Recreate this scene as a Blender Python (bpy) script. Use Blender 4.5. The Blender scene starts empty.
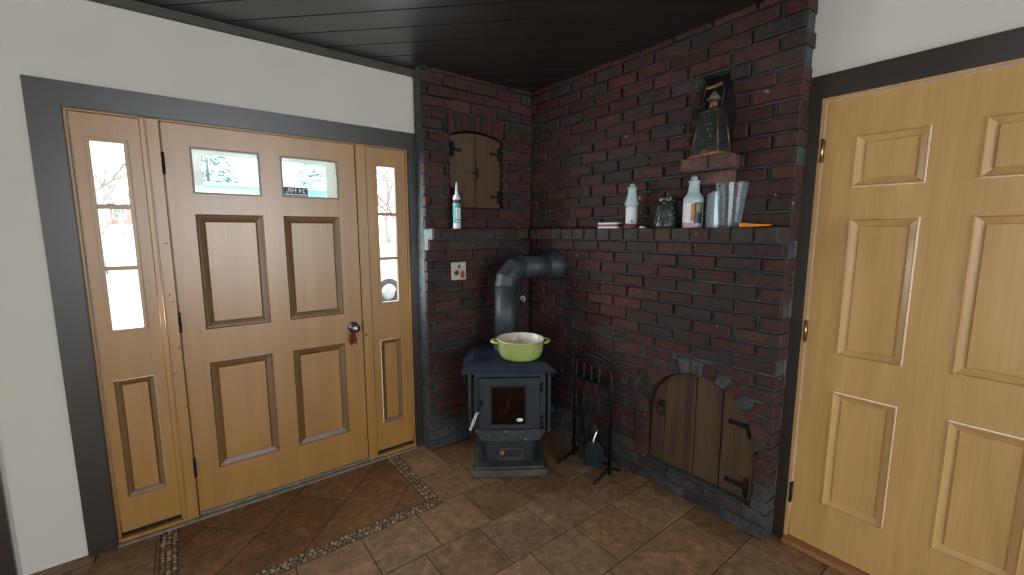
import bpy, bmesh, math, random
from mathutils import Vector, Matrix
R = random.Random(7)
PI = math.pi
sc = bpy.context.scene
COL = sc.collection

# ------------------------------------------------------------------ camera
f_px, W_px = 425.0, 1024.0
pitch = math.atan(56 / 425.0)
th = math.radians(52.18)
fwd = Vector((math.cos(th) * math.cos(pitch), math.sin(th) * math.cos(pitch), -math.sin(pitch)))
rt = Vector((math.sin(th), -math.cos(th), 0))
up = rt.cross(fwd)
cam = bpy.data.cameras.new('camera')
cam.sensor_width = 36
cam.lens = f_px / W_px * 36
cam.clip_start = 0.05
cam.clip_end = 400
camo = bpy.data.objects.new('camera', cam)
COL.objects.link(camo)
m = Matrix((rt, up, -fwd)).transposed().to_4x4()
m.translation = Vector((0, 0, 1.51))
camo.matrix_world = m
sc.camera = camo

# ------------------------------------------------------------------ light
sc.view_settings.view_transform = 'Standard'
sc.view_settings.look = 'None'
sc.view_settings.gamma = 1
sc.view_settings.use_curve_mapping = False
sc.view_settings.exposure = 0.48
w = bpy.data.worlds.new('sky')
sc.world = w
w.use_nodes = True
bg = w.node_tree.nodes['Background']
bg.inputs['Color'].default_value = (0.86, 0.93, 1.0, 1)
bg.inputs['Strength'].default_value = 3.2
sun = bpy.data.lights.new('sun', 'SUN')
sun.energy = 3.6
sun.angle = 0.02
sun.color = (1, .95, .86)
suno = bpy.data.objects.new('sun', sun)
suno.rotation_euler = Vector((-0.62, 0.42, -0.66)).to_track_quat('-Z', 'Y').to_euler()
COL.objects.link(suno)


def area(name, loc, direction, sx, sy, energy, color):
    l = bpy.data.lights.new(name, 'AREA')
    l.shape = 'RECTANGLE'
    l.size = sx
    l.size_y = sy
    l.energy = energy
    l.color = color
    o = bpy.data.objects.new(name, l)
    o.location = loc
    o.rotation_euler = Vector(direction).to_track_quat('-Z', 'Y').to_euler()
    COL.objects.link(o)
    return o


# daylight coming through the windows of the room behind the camera
area('daylight_rear_window', (0.9, -4.15, 1.60), (0, 1, 0), 1.9, 1.35, 46, (0.84, 0.94, 1.0))
area('daylight_side_window', (-3.15, -1.6, 1.10), (1, 0, 0), 2.4, 1.8, 21, (1.0, 0.97, 0.90))
area('daylight_left_lite', (-0.225, 2.60, 1.48), (0.25, -1, -0.1), 0.13, 0.86, 7, (0.93, 0.97, 1.0))
area('daylight_right_lite', (1.06, 2.60, 1.48), (0.25, -1, -0.1), 0.12, 0.86, 6, (0.93, 0.97, 1.0))

# ------------------------------------------------------------------ materials


def nt(name):
    mt = bpy.data.materials.new(name)
    mt.use_nodes = True
    t = mt.node_tree
    return mt, t, t.nodes['Principled BSDF']


def N(t, typ, **kw):
    n = t.nodes.new(typ)
    for k, v in kw.items():
        setattr(n, k, v)
    return n


def ramp(t, stops):
    r = N(t, 'ShaderNodeValToRGB')
    e = r.color_ramp.elements
    while len(e) < len(stops):
        e.new(0.5)
    for i, (p, c) in enumerate(stops):
        e[i].position = p
        e[i].color = (c[0], c[1], c[2], 1)
    return r


def c4(c):
    return (c[0], c[1], c[2], 1)


def plain(name, c, rough=.5, metal=0.0, var=.12, scale=14, bump=.0, spec=.5, coat=0):
    mt, t, b = nt(name)
    tc = N(t, 'ShaderNodeTexCoord')
    nz = N(t, 'ShaderNodeTexNoise')
    nz.inputs['Scale'].default_value = scale
    nz.inputs['Detail'].default_value = 4
    t.links.new(tc.outputs['Object'], nz.inputs['Vector'])
    r = ramp(t, [(.3, [x * (1 - var) for x in c]), (.7, [min(1, x * (1 + var)) for x in c])])
    t.links.new(nz.outputs['Fac'], r.inputs['Fac'])
    t.links.new(r.outputs['Color'], b.inputs['Base Color'])
    b.inputs['Roughness'].default_value = rough
    b.inputs['Metallic'].default_value = metal
    b.inputs['Specular IOR Level'].default_value = spec
    b.inputs['Coat Weight'].default_value = coat
    b.inputs['Coat Roughness'].default_value = .25 if coat < .9 else .36
    b.inputs['Coat IOR'].default_value = 1.5 if coat < .9 else 1.75
    if bump:
        bp = N(t, 'ShaderNodeBump')
        bp.inputs['Strength'].default_value = bump
        bp.inputs['Distance'].default_value = .004
        n2 = N(t, 'ShaderNodeTexNoise')
        n2.inputs['Scale'].default_value = scale * 6
        n2.inputs['Detail'].default_value = 5
        t.links.new(tc.outputs['Object'], n2.inputs['Vector'])
        t.links.new(n2.outputs['Fac'], bp.inputs['Height'])
        t.links.new(bp.outputs['Normal'], b.inputs['Normal'])
    return mt


def wood(name, dark, light, rough=.4, axis=2, scale=1.0, coat=.0, spec=.5, bump=.15):
    mt, t, b = nt(name)
    tc = N(t, 'ShaderNodeTexCoord')
    mp = N(t, 'ShaderNodeMapping')
    s = [9 * scale] * 3
    s[axis] = .7 * scale
    mp.inputs['Scale'].default_value = s
    t.links.new(tc.outputs['Object'], mp.inputs['Vector'])
    n1 = N(t, 'ShaderNodeTexNoise')
    n1.inputs['Scale'].default_value = 1.3
    n1.inputs['Detail'].default_value = 6
    n1.inputs['Distortion'].default_value = .6
    t.links.new(mp.outputs['Vector'], n1.inputs['Vector'])
    mp2 = N(t, 'ShaderNodeMapping')
    s2 = [60 * scale] * 3
    s2[axis] = 2.0 * scale
    mp2.inputs['Scale'].default_value = s2
    t.links.new(tc.outputs['Object'], mp2.inputs['Vector'])
    n2 = N(t, 'ShaderNodeTexNoise')
    n2.inputs['Scale'].default_value = 2.0
    n2.inputs['Detail'].default_value = 3
    t.links.new(mp2.outputs['Vector'], n2.inputs['Vector'])
    mx = N(t, 'ShaderNodeMix', data_type='FLOAT')
    mx.inputs[0].default_value = .35
    t.links.new(n1.outputs['Fac'], mx.inputs[2])
    t.links.new(n2.outputs['Fac'], mx.inputs[3])
    r = ramp(t, [(.33, dark), (.66, light)])
    t.links.new(mx.outputs[0], r.inputs['Fac'])
    t.links.new(r.outputs['Color'], b.inputs['Base Color'])
    b.inputs['Roughness'].default_value = rough
    b.inputs['Specular IOR Level'].default_value = spec
    b.inputs['Coat Weight'].default_value = coat
    b.inputs['Coat Roughness'].default_value = .34
    b.inputs['Coat IOR'].default_value = 1.75
    bp = N(t, 'ShaderNodeBump')
    bp.inputs['Strength'].default_value = bump
    bp.inputs['Distance'].default_value = .002
    t.links.new(n2.outputs['Fac'], bp.inputs['Height'])
    t.links.new(bp.outputs['Normal'], b.inputs['Normal'])
    return mt


def toned(name, rough=.6, nscale=30, var=.35, bump=.5, bscale=90, dist=.004, specks=None, spec=.5, blotch=None):
    """albedo from the per-brick / per-tile colour attribute, broken up by noise"""
    mt, t, b = nt(name)
    tc = N(t, 'ShaderNodeTexCoord')
    at = N(t, 'ShaderNodeAttribute', attribute_name='tone')
    nz = N(t, 'ShaderNodeTexNoise')
    nz.inputs['Scale'].default_value = nscale
    nz.inputs['Detail'].default_value = 6
    nz.inputs['Roughness'].default_value = .65
    t.links.new(tc.outputs['Object'], nz.inputs['Vector'])
    r = ramp(t, [(.3, [1 - var] * 3), (.7, [1 + var] * 3)])
    t.links.new(nz.outputs['Fac'], r.inputs['Fac'])
    mul = N(t, 'ShaderNodeMix', data_type='RGBA', blend_type='MULTIPLY')
    mul.inputs[0].default_value = 1
    t.links.new(at.outputs['Color'], mul.inputs[6])
    t.links.new(r.outputs['Color'], mul.inputs[7])
    out = mul.outputs[2]
    if blotch:
        n4 = N(t, 'ShaderNodeTexNoise')
        n4.inputs['Scale'].default_value = blotch[0]
        n4.inputs['Detail'].default_value = 8
        n4.inputs['Roughness'].default_value = .7
        n4.inputs['Distortion'].default_value = 1.2
        t.links.new(tc.outputs['Object'], n4.inputs['Vector'])
        r4 = ramp(t, [(.46, (0, 0, 0)), (.66, (1, 1, 1))])
        t.links.new(n4.outputs['Fac'], r4.inputs['Fac'])
        m4 = N(t, 'ShaderNodeMix', data_type='RGBA', blend_type='MULTIPLY' if max(blotch[1]) > 1 else 'MIX')
        t.links.new(r4.outputs['Color'], m4.inputs[0])
        t.links.new(out, m4.inputs[6])
        m4.inputs[7].default_value = c4(blotch[1])
        out = m4.outputs[2]
    if specks:
        n3 = N(t, 'ShaderNodeTexNoise')
        n3.inputs['Scale'].default_value = specks[0]
        n3.inputs['Detail'].default_value = 3
        t.links.new(tc.outputs['Object'], n3.inputs['Vector'])
        r3 = ramp(t, [(specks[1], (0, 0, 0)), (specks[1] + .035, (1, 1, 1))])
        t.links.new(n3.outputs['Fac'], r3.inputs['Fac'])
        m3 = N(t, 'ShaderNodeMix', data_type='RGBA')
        t.links.new(r3.outputs['Color'], m3.inputs[0])
        t.links.new(out, m3.inputs[6])
        m3.inputs[7].default_value = c4(specks[2])
        out = m3.outputs[2]
    t.links.new(out, b.inputs['Base Color'])
    b.inputs['Roughness'].default_value = rough
    b.inputs['Specular IOR Level'].default_value = spec
    bp = N(t, 'ShaderNodeBump')
    bp.inputs['Strength'].default_value = bump
    bp.inputs['Distance'].default_value = dist
    n2 = N(t, 'ShaderNodeTexNoise')
    n2.inputs['Scale'].default_value = bscale
    n2.inputs['Detail'].default_value = 5
    t.links.new(tc.outputs['Object'], n2.inputs['Vector'])
    t.links.new(n2.outputs['Fac'], bp.inputs['Height'])
    t.links.new(bp.outputs['Normal'], b.inputs['Normal'])
    return mt


def pane(name, tint=(1, 1, 1), gloss=.06, rough=0.0):
    mt, t, b = nt(name)
    t.nodes.remove(b)
    o = t.nodes['Material Output']
    tr = N(t, 'ShaderNodeBsdfTransparent')
    tr.inputs['Color'].default_value = c4(tint)
    g = N(t, 'ShaderNodeBsdfGlossy')
    g.inputs['Roughness'].default_value = rough
    lw = N(t, 'ShaderNodeFresnel')
    lw.inputs['IOR'].default_value = 1.45
    mx = N(t, 'ShaderNodeMixShader')
    t.links.new(lw.outputs['Fac'], mx.inputs['Fac'])
    t.links.new(tr.outputs[0], mx.inputs[1])
    t.links.new(g.outputs[0], mx.inputs[2])
    t.links.new(mx.outputs[0], o.inputs['Surface'])
    return mt


def plastic_glass(name, c, trans, rough):
    mt, t, b = nt(name)
    b.inputs['Base Color'].default_value = c4(c)
    b.inputs['Transmission Weight'].default_value = trans
    b.inputs['Roughness'].default_value = rough
    b.inputs['IOR'].default_value = 1.3
    return mt


MAT = dict(
    plaster=plain('white_plaster', (.66, .62, .55), .85, var=.03, scale=3, bump=.08),
    casing=plain('dark_brown_paint', (.020, .012, .009), .45, var=.1, scale=6, bump=.05, spec=.2, coat=1.0),
    crown=plain('grey_brown_paint', (.065, .058, .054), .5, var=.1, scale=6),
    ceiling=wood('dark_ceiling_boards', (.012, .0095, .0075), (.020, .016, .013), .40, axis=0, scale=.8, coat=.6),
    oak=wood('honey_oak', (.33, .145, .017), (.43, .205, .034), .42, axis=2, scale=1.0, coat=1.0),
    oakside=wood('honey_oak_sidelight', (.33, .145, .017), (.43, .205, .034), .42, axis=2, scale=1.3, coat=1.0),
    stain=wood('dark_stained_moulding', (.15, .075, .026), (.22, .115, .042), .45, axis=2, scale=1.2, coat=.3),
    oak2=wood('golden_oak', (.47, .265, .086), (.60, .36, .130), .38, axis=2, scale=1.2, coat=.2),
    oak2m=wood('golden_oak_moulding', (.47, .28, .105), (.60, .37, .15), .30, axis=2, scale=1.2, coat=.4),
    threshold=wood('oak_threshold', (.25, .10, .04), (.36, .16, .065), .4, axis=0, scale=1.5),
    sill=plain('worn_metal_sill', (.20, .17, .14), .45, var=.3, scale=30, bump=.1),
    plank=wood('old_pine_plank', (.036, .019, .009), (.105, .060, .027), .6, axis=2, scale=1.4, bump=.4),
    pine=wood('cupboard_pine', (.060, .036, .018), (.115, .070, .035), .5, axis=2, scale=1.6, bump=.2),
    iron=plain('black_iron', (.008, .008, .009), .5, metal=.4, var=.3, scale=40, bump=.2),
    brick=toned('red_brick', .62, 26, .38, .9, 80, .005, specks=(19, .715, (.30, .27, .22)), spec=.25, blotch=(7, (.034, .025, .023))),
    mortar=plain('grey_mortar', (.047, .060, .060), .85, var=.45, scale=22, bump=.5),
    nearblack=plain('near_black_backing', (.008, .007, .007), .9, var=.3, scale=20),
    tile=toned('slate_look_tile', .5, 24, .36, .4, 16, .004, spec=.25, blotch=(7, (1.6, 1.55, 1.5))),
    grout=plain('dark_grout', (.060, .038, .024), .85, var=.2, scale=30),
    mosaic=toned('stone_mosaic', .55, 60, .25, .4, 120, .002),
    stove=plain('black_stove_paint', (.026, .036, .043), .42, metal=.25, var=.25, scale=9, bump=.06),
    stovetop=plain('sky_tinted_stove_top', (.016, .026, .042), .33, metal=.3, var=.35, scale=7, bump=.06),  # blue of the reflected sky is put into the base colour
    pipe=plain('black_stovepipe', (.044, .057, .068), .5, metal=.3, var=.2, scale=8, bump=.05),
    ash=toned('ashy_iron', .7, 60, .6, .6, 90, .003, specks=(40, .60, (.15, .125, .08))),
    firebrick=plain('firebrick', (.30, .165, .095), .9, var=.4, scale=18, bump=.5),
    log=plain('charred_kindling', (.40, .26, .10), .8, var=.4, scale=30, bump=.5),
    chrome=plain('bright_metal', (.62, .60, .56), .25, metal=1, var=.08, scale=30),
    brass=plain('aged_brass', (.55, .40, .18), .3, metal=1, var=.2, scale=40),
    black=plain('black_plastic', (.012, .012, .013), .35, var=.1),
    bronze=plain('dark_bronze', (.20, .195, .20), .24, metal=.9, var=.3, scale=40),
    lime=plain('lime_enamel', (.38, .45, .14), .18, var=.04, scale=5, coat=.6),
    cream=plain('cream_enamel', (.72, .64, .52), .25, var=.06, scale=9, coat=.4),
    hdpe=plain('milky_plastic', (.47, .60, .60), .35, var=.05, scale=20),
    label=plain('white_label', (.72, .74, .74), .45, var=.05, scale=40),
    maroon=plain('maroon_liquid', (.16, .025, .045), .35, var=.2, scale=30),
    pinkish=plain('pink_liquid', (.42, .28, .32), .35, var=.1, scale=30),
    labelblk=plain('black_print', (.015, .017, .02), .4, var=.1),
    labelor=plain('orange_print', (.55, .16, .03), .4, var=.15, scale=30),
    labelye=plain('yellow_green_print', (.48, .47, .06), .4, var=.2, scale=40),
    teal=plain('teal_print', (.04, .30, .26), .4, var=.15, scale=40),
    orange=plain('orange_plastic', (.75, .24, .015), .35, var=.15, scale=40),
    redcloth=plain('dark_red_cord', (.16, .018, .016), .8, var=.3, scale=60),
    redprint=plain('red_print', (.30, .06, .05), .5, var=.3, scale=60),
    darkprint=plain('brown_print', (.13, .07, .06), .5, var=.4, scale=70),
    tilecream=plain('cream_glaze', (.55, .50, .41), .4, var=.06, scale=30),
    patina=plain('green_black_patina', (.030, .042, .036), .45, metal=.6, var=.5, scale=26, bump=.3),
    copper=plain('aged_copper', (.22, .10, .05), .45, metal=.7, var=.5, scale=30, bump=.2),
    darkcopper=plain('dark_copper', (.075, .042, .028), .45, metal=.7, var=.5, scale=24, bump=.2),
    greymetal=plain('dull_grey_metal', (.20, .20, .20), .5, metal=.5, var=.25, scale=30),
    gold=plain('gold_wire', (.45, .30, .09), .35, metal=.9, var=.2),
    shovel=plain('teal_black_steel', (.013, .027, .032), .45, metal=.5, var=.3, scale=20, bump=.1),
    bristle=plain('dark_bristle', (.020, .018, .016), .9, var=.4, scale=60, bump=.8),
    glass=pane('window_glass'),
    dusty=plain('dusty_black_iron', (.060, .064, .055), .6, var=.35, scale=12, bump=.1),
    dustyrim=plain('dull_steel_rim', (.11, .11, .10), .5, var=.2, scale=40),
    stoveglass=pane('smoked_stove_glass', (.58, .47, .38)),
    stormglass=pane('storm_glass', (.80, .96, .96)),
    vinyl=plain('white_storm_frame', (.84, .88, .87), .5, var=.03, scale=10),
    lawn=plain('pale_winter_lawn', (.58, .56, .44), .95, var=.15, scale=.8),
    asphalt=plain('grey_road', (.22, .22, .23), .9, var=.1, scale=3),
    bark=plain('grey_bark', (.26, .23, .21), .9, var=.3, scale=8, bump=.4),
    hbrick=plain('house_red_brick', (.30, .17, .15), .9, var=.2, scale=4),
    hsiding=plain('pale_blue_siding', (.45, .55, .62), .8, var=.05, scale=2),
    tealsiding=plain('pale_teal_siding', (.40, .60, .59), .7, var=.06, scale=1.5),
    shingle=plain('grey_shingles', (.20, .20, .21), .9, var=.2, scale=6),
    conifer=plain('hazed_conifer_green', (.34, .40, .35), .9, var=.5, scale=3, bump=.5),  # foliage colour lightened to paint in outdoor haze and overexposure
    winglass=plain('far_window_glass', (.12, .15, .18), .1, var=.2, scale=3),
    carpaint=plain('silver_blue_car_paint', (.55, .60, .65), .25, metal=.4, var=.03, coat=.6),
    rubber=plain('tyre_rubber', (.02, .02, .02), .8, var=.1),
)


# hammered mosaic glass of the jar
def jar_material():
    mt, t, b = nt('crackle_mosaic_glass')
    tc = N(t, 'ShaderNodeTexCoord')
    v = N(t, 'ShaderNodeTexVoronoi')
    v.inputs['Scale'].default_value = 110
    t.links.new(tc.outputs['Object'], v.inputs['Vector'])
    r = ramp(t, [(.05, (.015, .018, .018)), (.50, (.028, .034, .034)), (.80, (.05, .062, .06)), (.92, (.025, .07, .045)),
                 (.97, (.20, .22, .20))])
    sp = N(t, 'ShaderNodeSeparateColor')
    t.links.new(v.outputs['Color'], sp.inputs[0])
    t.links.new(sp.outputs[0], r.inputs['Fac'])
    t.links.new(r.outputs['Color'], b.inputs['Base Color'])
    b.inputs['Roughness'].default_value = .2
    bp = N(t, 'ShaderNodeBump')
    bp.inputs['Strength'].default_value = .35
    bp.inputs['Distance'].default_value = .002
    t.links.new(v.outputs['Distance'], bp.inputs['Height'])
    t.links.new(bp.outputs['Normal'], b.inputs['Normal'])
    return mt


MAT['jar'] = jar_material()


def clear(name, tint=(.93, .96, .98), fac=.25):
    mt, t, b = nt(name)
    t.nodes.remove(b)
    o = t.nodes['Material Output']
    tr = N(t, 'ShaderNodeBsdfTransparent')
    tr.inputs['Color'].default_value = c4(tint)
    g = N(t, 'ShaderNodeBsdfGlossy')
    g.inputs['Roughness'].default_value = .12
    d = N(t, 'ShaderNodeBsdfDiffuse')
    d.inputs['Color'].default_value = (.55, .62, .66, 1)
    m1 = N(t, 'ShaderNodeMixShader')
    m1.inputs['Fac'].default_value = .5
    t.links.new(g.outputs[0], m1.inputs[1])
    t.links.new(d.outputs[0], m1.inputs[2])
    lw = N(t, 'ShaderNodeLayerWeight')
    lw.inputs['Blend'].default_value = .35
    ma = N(t, 'ShaderNodeMath', operation='MULTIPLY_ADD')
    ma.inputs[1].default_value = .42
    ma.inputs[2].default_value = fac
    ma.use_clamp = True
    t.links.new(lw.outputs['Facing'], ma.inputs[0])
    mx = N(t, 'ShaderNodeMixShader')
    t.links.new(ma.outputs[0], mx.inputs['Fac'])
    t.links.new(tr.outputs[0], mx.inputs[1])
    t.links.new(m1.outputs[0], mx.inputs[2])
    t.links.new(mx.outputs[0], o.inputs['Surface'])
    return mt


MAT['clear'] = clear('clear_glass', fac=.07)
MAT['frost'] = clear('frosted_plastic', (.8, .83, .86), .62)

# ------------------------------------------------------------------ mesh builder


class MB:
    def __init__(s):
        s.bm = bmesh.new()
        s.cl = s.bm.loops.layers.float_color.new('tone')

    def face(s, vs, mi=0, tone=None, smooth=False):
        try:
            fc = s.bm.faces.new(vs)
        except ValueError:
            return None
        fc.material_index = mi
        fc.smooth = smooth
        if tone:
            for l in fc.loops:
                l[s.cl] = (tone[0], tone[1], tone[2], 1)
        return fc

    def v(s, p):
        return s.bm.verts.new(p)

    def box(s, x0, x1, y0, y1, z0, z1, bev=0.0, mi=0, tone=None):
        if bev <= 0:
            P = [s.v((x, y, z)) for z in (z0, z1) for y in (y0, y1) for x in (x0, x1)]
            for q in ((0, 2, 3, 1), (4, 5, 7, 6), (0, 1, 5, 4), (2, 6, 7, 3), (0, 4, 6, 2), (1, 3, 7, 5)):
                s.face([P[i] for i in q], mi, tone)
            return
        b = min(bev, (x1 - x0) * .45, (y1 - y0) * .45, (z1 - z0) * .45)
        cx, cy, cz = (x0 + x1) / 2, (y0 + y1) / 2, (z0 + z1) / 2
        hx, hy, hz = (x1 - x0) / 2, (y1 - y0) / 2, (z1 - z0) / 2
        d = {}
        for sx in (-1, 1):
            for sy in (-1, 1):
                for sz in (-1, 1):
                    d[sx, sy, sz] = (s.v((cx + sx * hx, cy + sy * (hy - b), cz + sz * (hz - b))),
                                     s.v((cx + sx * (hx - b), cy + sy * hy, cz + sz * (hz - b))),
                                     s.v((cx + sx * (hx - b), cy + sy * (hy - b), cz + sz * hz)))
        for ax in range(3):
            o1, o2 = [i for i in range(3) if i != ax]
            for sg in (-1, 1):
                q = []
                for a, c in ((-1, -1), (1, -1), (1, 1), (-1, 1)):
                    k = [0, 0, 0]
                    k[ax] = sg
                    k[o1] = a
                    k[o2] = c
                    q.append(d[tuple(k)][ax])
                s.face(q, mi, tone)
            for a in (-1, 1):
                for c in (-1, 1):
                    k1 = [0, 0, 0]
                    k1[o1] = a
                    k1[o2] = c
                    k2 = list(k1)
                    k1[ax] = -1
                    k2[ax] = 1
                    k1, k2 = tuple(k1), tuple(k2)
                    s.face([d[k1][o1], d[k2][o1], d[k2][o2], d[k1][o2]], mi, tone)
        for k in d.values():
            s.face(list(k), mi, tone)

    def prism(s, poly, y0, y1, bev=0.0, mi=0, tone=None, jit=0.0, rnd=None, dtilt=0.0):
        """convex or simple polygon in (x,z), front at y0 (towards the viewer), back at y1"""
        n = len(poly)
        a = sum(poly[i][0] * poly[(i + 1) % n][1] - poly[(i + 1) % n][0] * poly[i][1] for i in range(n))
        if a < 0:
            poly = poly[::-1]
        J = (lambda: (rnd.uniform(-jit, jit))) if rnd and jit else (lambda: 0)
        poly = [(x + J(), z + J()) for x, z in poly]
        ring = [s.v((x, y0 + bev, z)) for x, z in poly]
        back = [s.v((x, y1, z)) for x, z in poly]
        if bev > 0:
            ins = []
            for i in range(n):
                p0, p1, p2 = Vector(poly[i - 1]), Vector(poly[i]), Vector(poly[(i + 1) % n])
                e1, e2 = (p1 - p0), (p2 - p1)
                if e1.length < 1e-6 or e2.length < 1e-6:
                    ins.append(p1)
                    continue
                e1.normalize()
                e2.normalize()
                n1, n2 = Vector((-e1.y, e1.x)), Vector((-e2.y, e2.x))
                k = 1 + n1.dot(n2)
                ins.append(p1 + (n1 + n2) * (bev / max(k, .3)))
            front = [s.v((p.x, y0 + J() + dtilt * (p.x - ins[0].x), p.y)) for p in ins]
            for i in range(n):
                j = (i + 1) % n
                s.face([ring[i], ring[j], front[j], front[i]], mi, tone)
        else:
            front = ring
        s.face(front, mi, tone)
        s.face(back[::-1], mi, tone)
        for i in range(n):
            j = (i + 1) % n
            s.face([ring[j], ring[i], back[i], back[j]], mi, tone)

    def tube(s, pts, r, segs=10, cap=True, mi=0, closed=False, tone=None):
        pts = [Vector(p) for p in pts]
        n = len(pts)
        rs = r if isinstance(r, (list, tuple)) else [r] * n
        rings = []
        ref = None
        for i in range(n):
            if closed:
                t = pts[(i + 1) % n] - pts[i - 1]
            else:
                t = pts[min(i + 1, n - 1)] - pts[max(i - 1, 0)]
            t.normalize()
            if ref is None:
                ref = t.orthogonal().normalized()
            ref = (ref - t * ref.dot(t))
            ref = ref.normalized() if ref.length > 1e-5 else t.orthogonal().normalized()
            b = t.cross(ref)
            rings.append([s.v(pts[i] + (ref * math.cos(2 * PI * k / segs) + b * math.sin(2 * PI * k / segs)) * rs[i])
                          for k in range(segs)])
        for i in range(n if closed else n - 1):
            A, B = rings[i], rings[(i + 1) % n]
            for k in range(segs):
                s.face([A[k], A[(k + 1) % segs], B[(k + 1) % segs], B[k]], mi, tone, True)
        if cap and not closed:
            s.face(rings[0][::-1], mi, tone)
            s.face(rings[-1], mi, tone)

    def lathe(s, prof, segs=32, o=(0, 0, 0), mi=0, smooth=True, sx=1.0, sy=1.0, tone=None, mis=None):
        rings = []
        for r, z in prof:
            if r <= 1e-6:
                rings.append([s.v((o[0], o[1], o[2] + z))])
            else:
                rings.append([s.v((o[0] + r * sx * math.cos(2 * PI * k / segs), o[1] + r * sy * math.sin(2 * PI * k / segs), o[2] + z))
                              for k in range(segs)])
        for i in range(len(rings) - 1):
            A, B = rings[i], rings[i + 1]
            mm = mis[i] if mis else mi
            for k in range(segs):
                k2 = (k + 1) % segs
                if len(A) == 1 and len(B) == 1:
                    continue
                if len(A) == 1:
                    s.face([A[0], B[k2], B[k]], mm, tone, smooth)
                elif len(B) == 1:
                    s.face([A[k], A[k2], B[0]], mm, tone, smooth)
                else:
                    s.face([A[k], A[k2], B[k2], B[k]], mm, tone, smooth)

    def rings(s, rect, prof, mis):
        """nested rectangles (x0,x1,z0,z1) inset/depth profile: moulded panel"""
        x0, x1, z0, z1 = rect
        prev = None
        for i, (ins, y) in enumerate(prof):
            cur = [s.v((x0 + ins, y, z0 + ins)), s.v((x1 - ins, y, z0 + ins)), s.v((x1 - ins, y, z1 - ins)),
                   s.v((x0 + ins, y, z1 - ins))]
            if prev:
                for k in range(4):
                    s.face([prev[k], prev[(k + 1) % 4], cur[(k + 1) % 4], cur[k]], mis[i - 1])
            prev = cur
        s.face(prev, mis[-1])

    def slab(s, rect, holes, y0, y1, mi=0, bmi=None):
        """rectangular leaf with rectangular holes"""
        X = sorted(set([rect[0], rect[1]] + [h[0] for h in holes] + [h[1] for h in holes]))
        Z = sorted(set([rect[2], rect[3]] + [h[2] for h in holes] + [h[3] for h in holes]))
        V = {}

        def vv(i, j, k):
            if (i, j, k) not in V:
                V[i, j, k] = s.v((X[i], (y0, y1)[k], Z[j]))
            return V[i, j, k]

        def solid(i, j):
            if i < 0 or j < 0 or i >= len(X) - 1 or j >= len(Z) - 1:
                return False
            cx, cz = (X[i] + X[i + 1]) / 2, (Z[j] + Z[j + 1]) / 2
            return not any(h[0] < cx < h[1] and h[2] < cz < h[3] for h in holes)
        for i in range(len(X) - 1):
            for j in range(len(Z) - 1):
                if not solid(i, j):
                    continue
                s.face([vv(i, j, 0), vv(i + 1, j, 0), vv(i + 1, j + 1, 0), vv(i, j + 1, 0)], mi)
                s.face([vv(i, j + 1, 1), vv(i + 1, j + 1, 1), vv(i + 1, j, 1), vv(i, j, 1)], mi if bmi is None else bmi)
                if not solid(i - 1, j):
                    s.face([vv(i, j, 0), vv(i, j + 1, 0), vv(i, j + 1, 1), vv(i, j, 1)], mi)
                if not solid(i + 1, j):
                    s.face([vv(i + 1, j + 1, 0), vv(i + 1, j, 0), vv(i + 1, j, 1), vv(i + 1, j + 1, 1)], mi)
                if not solid(i, j - 1):
                    s.face([vv(i + 1, j, 0), vv(i, j, 0), vv(i, j, 1), vv(i + 1, j, 1)], mi)
                if not solid(i, j + 1):
                    s.face([vv(i, j + 1, 0), vv(i + 1, j + 1, 0), vv(i + 1, j + 1, 1), vv(i, j + 1, 1)], mi)

    def xform(s, M):
        s.bm.transform(M)
        return s


def obj(name, mb, mats, parent=None, bev=0.0, loc=None, rotz=0, fix=True):
    if isinstance(mats, str):
        mats = [mats]
    me = bpy.data.meshes.new(name)
    if fix:
        bmesh.ops.recalc_face_normals(mb.bm, faces=mb.bm.faces)
    mb.bm.to_mesh(me)
    mb.bm.free()
    for k in mats:
        me.materials.append(MAT[k])
    o = bpy.data.objects.new(name, me)
    COL.objects.link(o)
    if parent:
        o.parent = parent
    if loc:
        o.location = loc
    o.rotation_euler = (0, 0, rotz)
    if bev:
        md = o.modifiers.new('bevel', 'BEVEL')
        md.width = bev
        md.segments = 2
        md.limit_method = 'ANGLE'
    return o


def tag(o, label, cat, group=None, kind=None):
    o['label'] = label
    if cat:
        o['category'] = cat
    if group:
        o['group'] = group
    if kind:
        o['kind'] = kind
    return o


def thing(name, label, cat, loc=(0, 0, 0), rotz=0, group=None, kind=None):
    o = bpy.data.objects.new(name, None)
    o.empty_display_size = .05
    COL.objects.link(o)
    o.location = loc
    o.rotation_euler = (0, 0, rotz)
    return tag(o, label, cat, group, kind)


def struct(name, mb, mats, label, loc=None, rotz=0):
    o = obj(name, mb, mats, None, 0, loc, rotz)
    o['kind'] = 'structure'
    o['label'] = label
    return o


def clip(poly, a, b):
    """keep the part of a polygon left of the line a->b"""
    out = []
    n = len(poly)

    def sd(p):
        return (b[0] - a[0]) * (p[1] - a[1]) - (b[1] - a[1]) * (p[0] - a[0])
    for i in range(n):
        p, q = poly[i], poly[(i + 1) % n]
        dp, dq = sd(p), sd(q)
        if dp >= 0:
            out.append(p)
        if (dp > 0 and dq < 0) or (dp < 0 and dq > 0):
            t = dp / (dp - dq)
            out.append((p[0] + (q[0] - p[0]) * t, p[1] + (q[1] - p[1]) * t))
    return out


def parea(poly):
    n = len(poly)
    return abs(sum(poly[i][0] * poly[(i + 1) % n][1] - poly[(i + 1) % n][0] * poly[i][1] for i in range(n))) / 2


# ------------------------------------------------------------------ room shell
YA, YB, XC, XU, XD, CEIL, P = 2.66, 2.537, 2.138, 2.152, 2.262, 2.53, 0.0695
ROT = -PI / 2                                        # walls facing -x: local x = -world y, local y = world x

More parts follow.
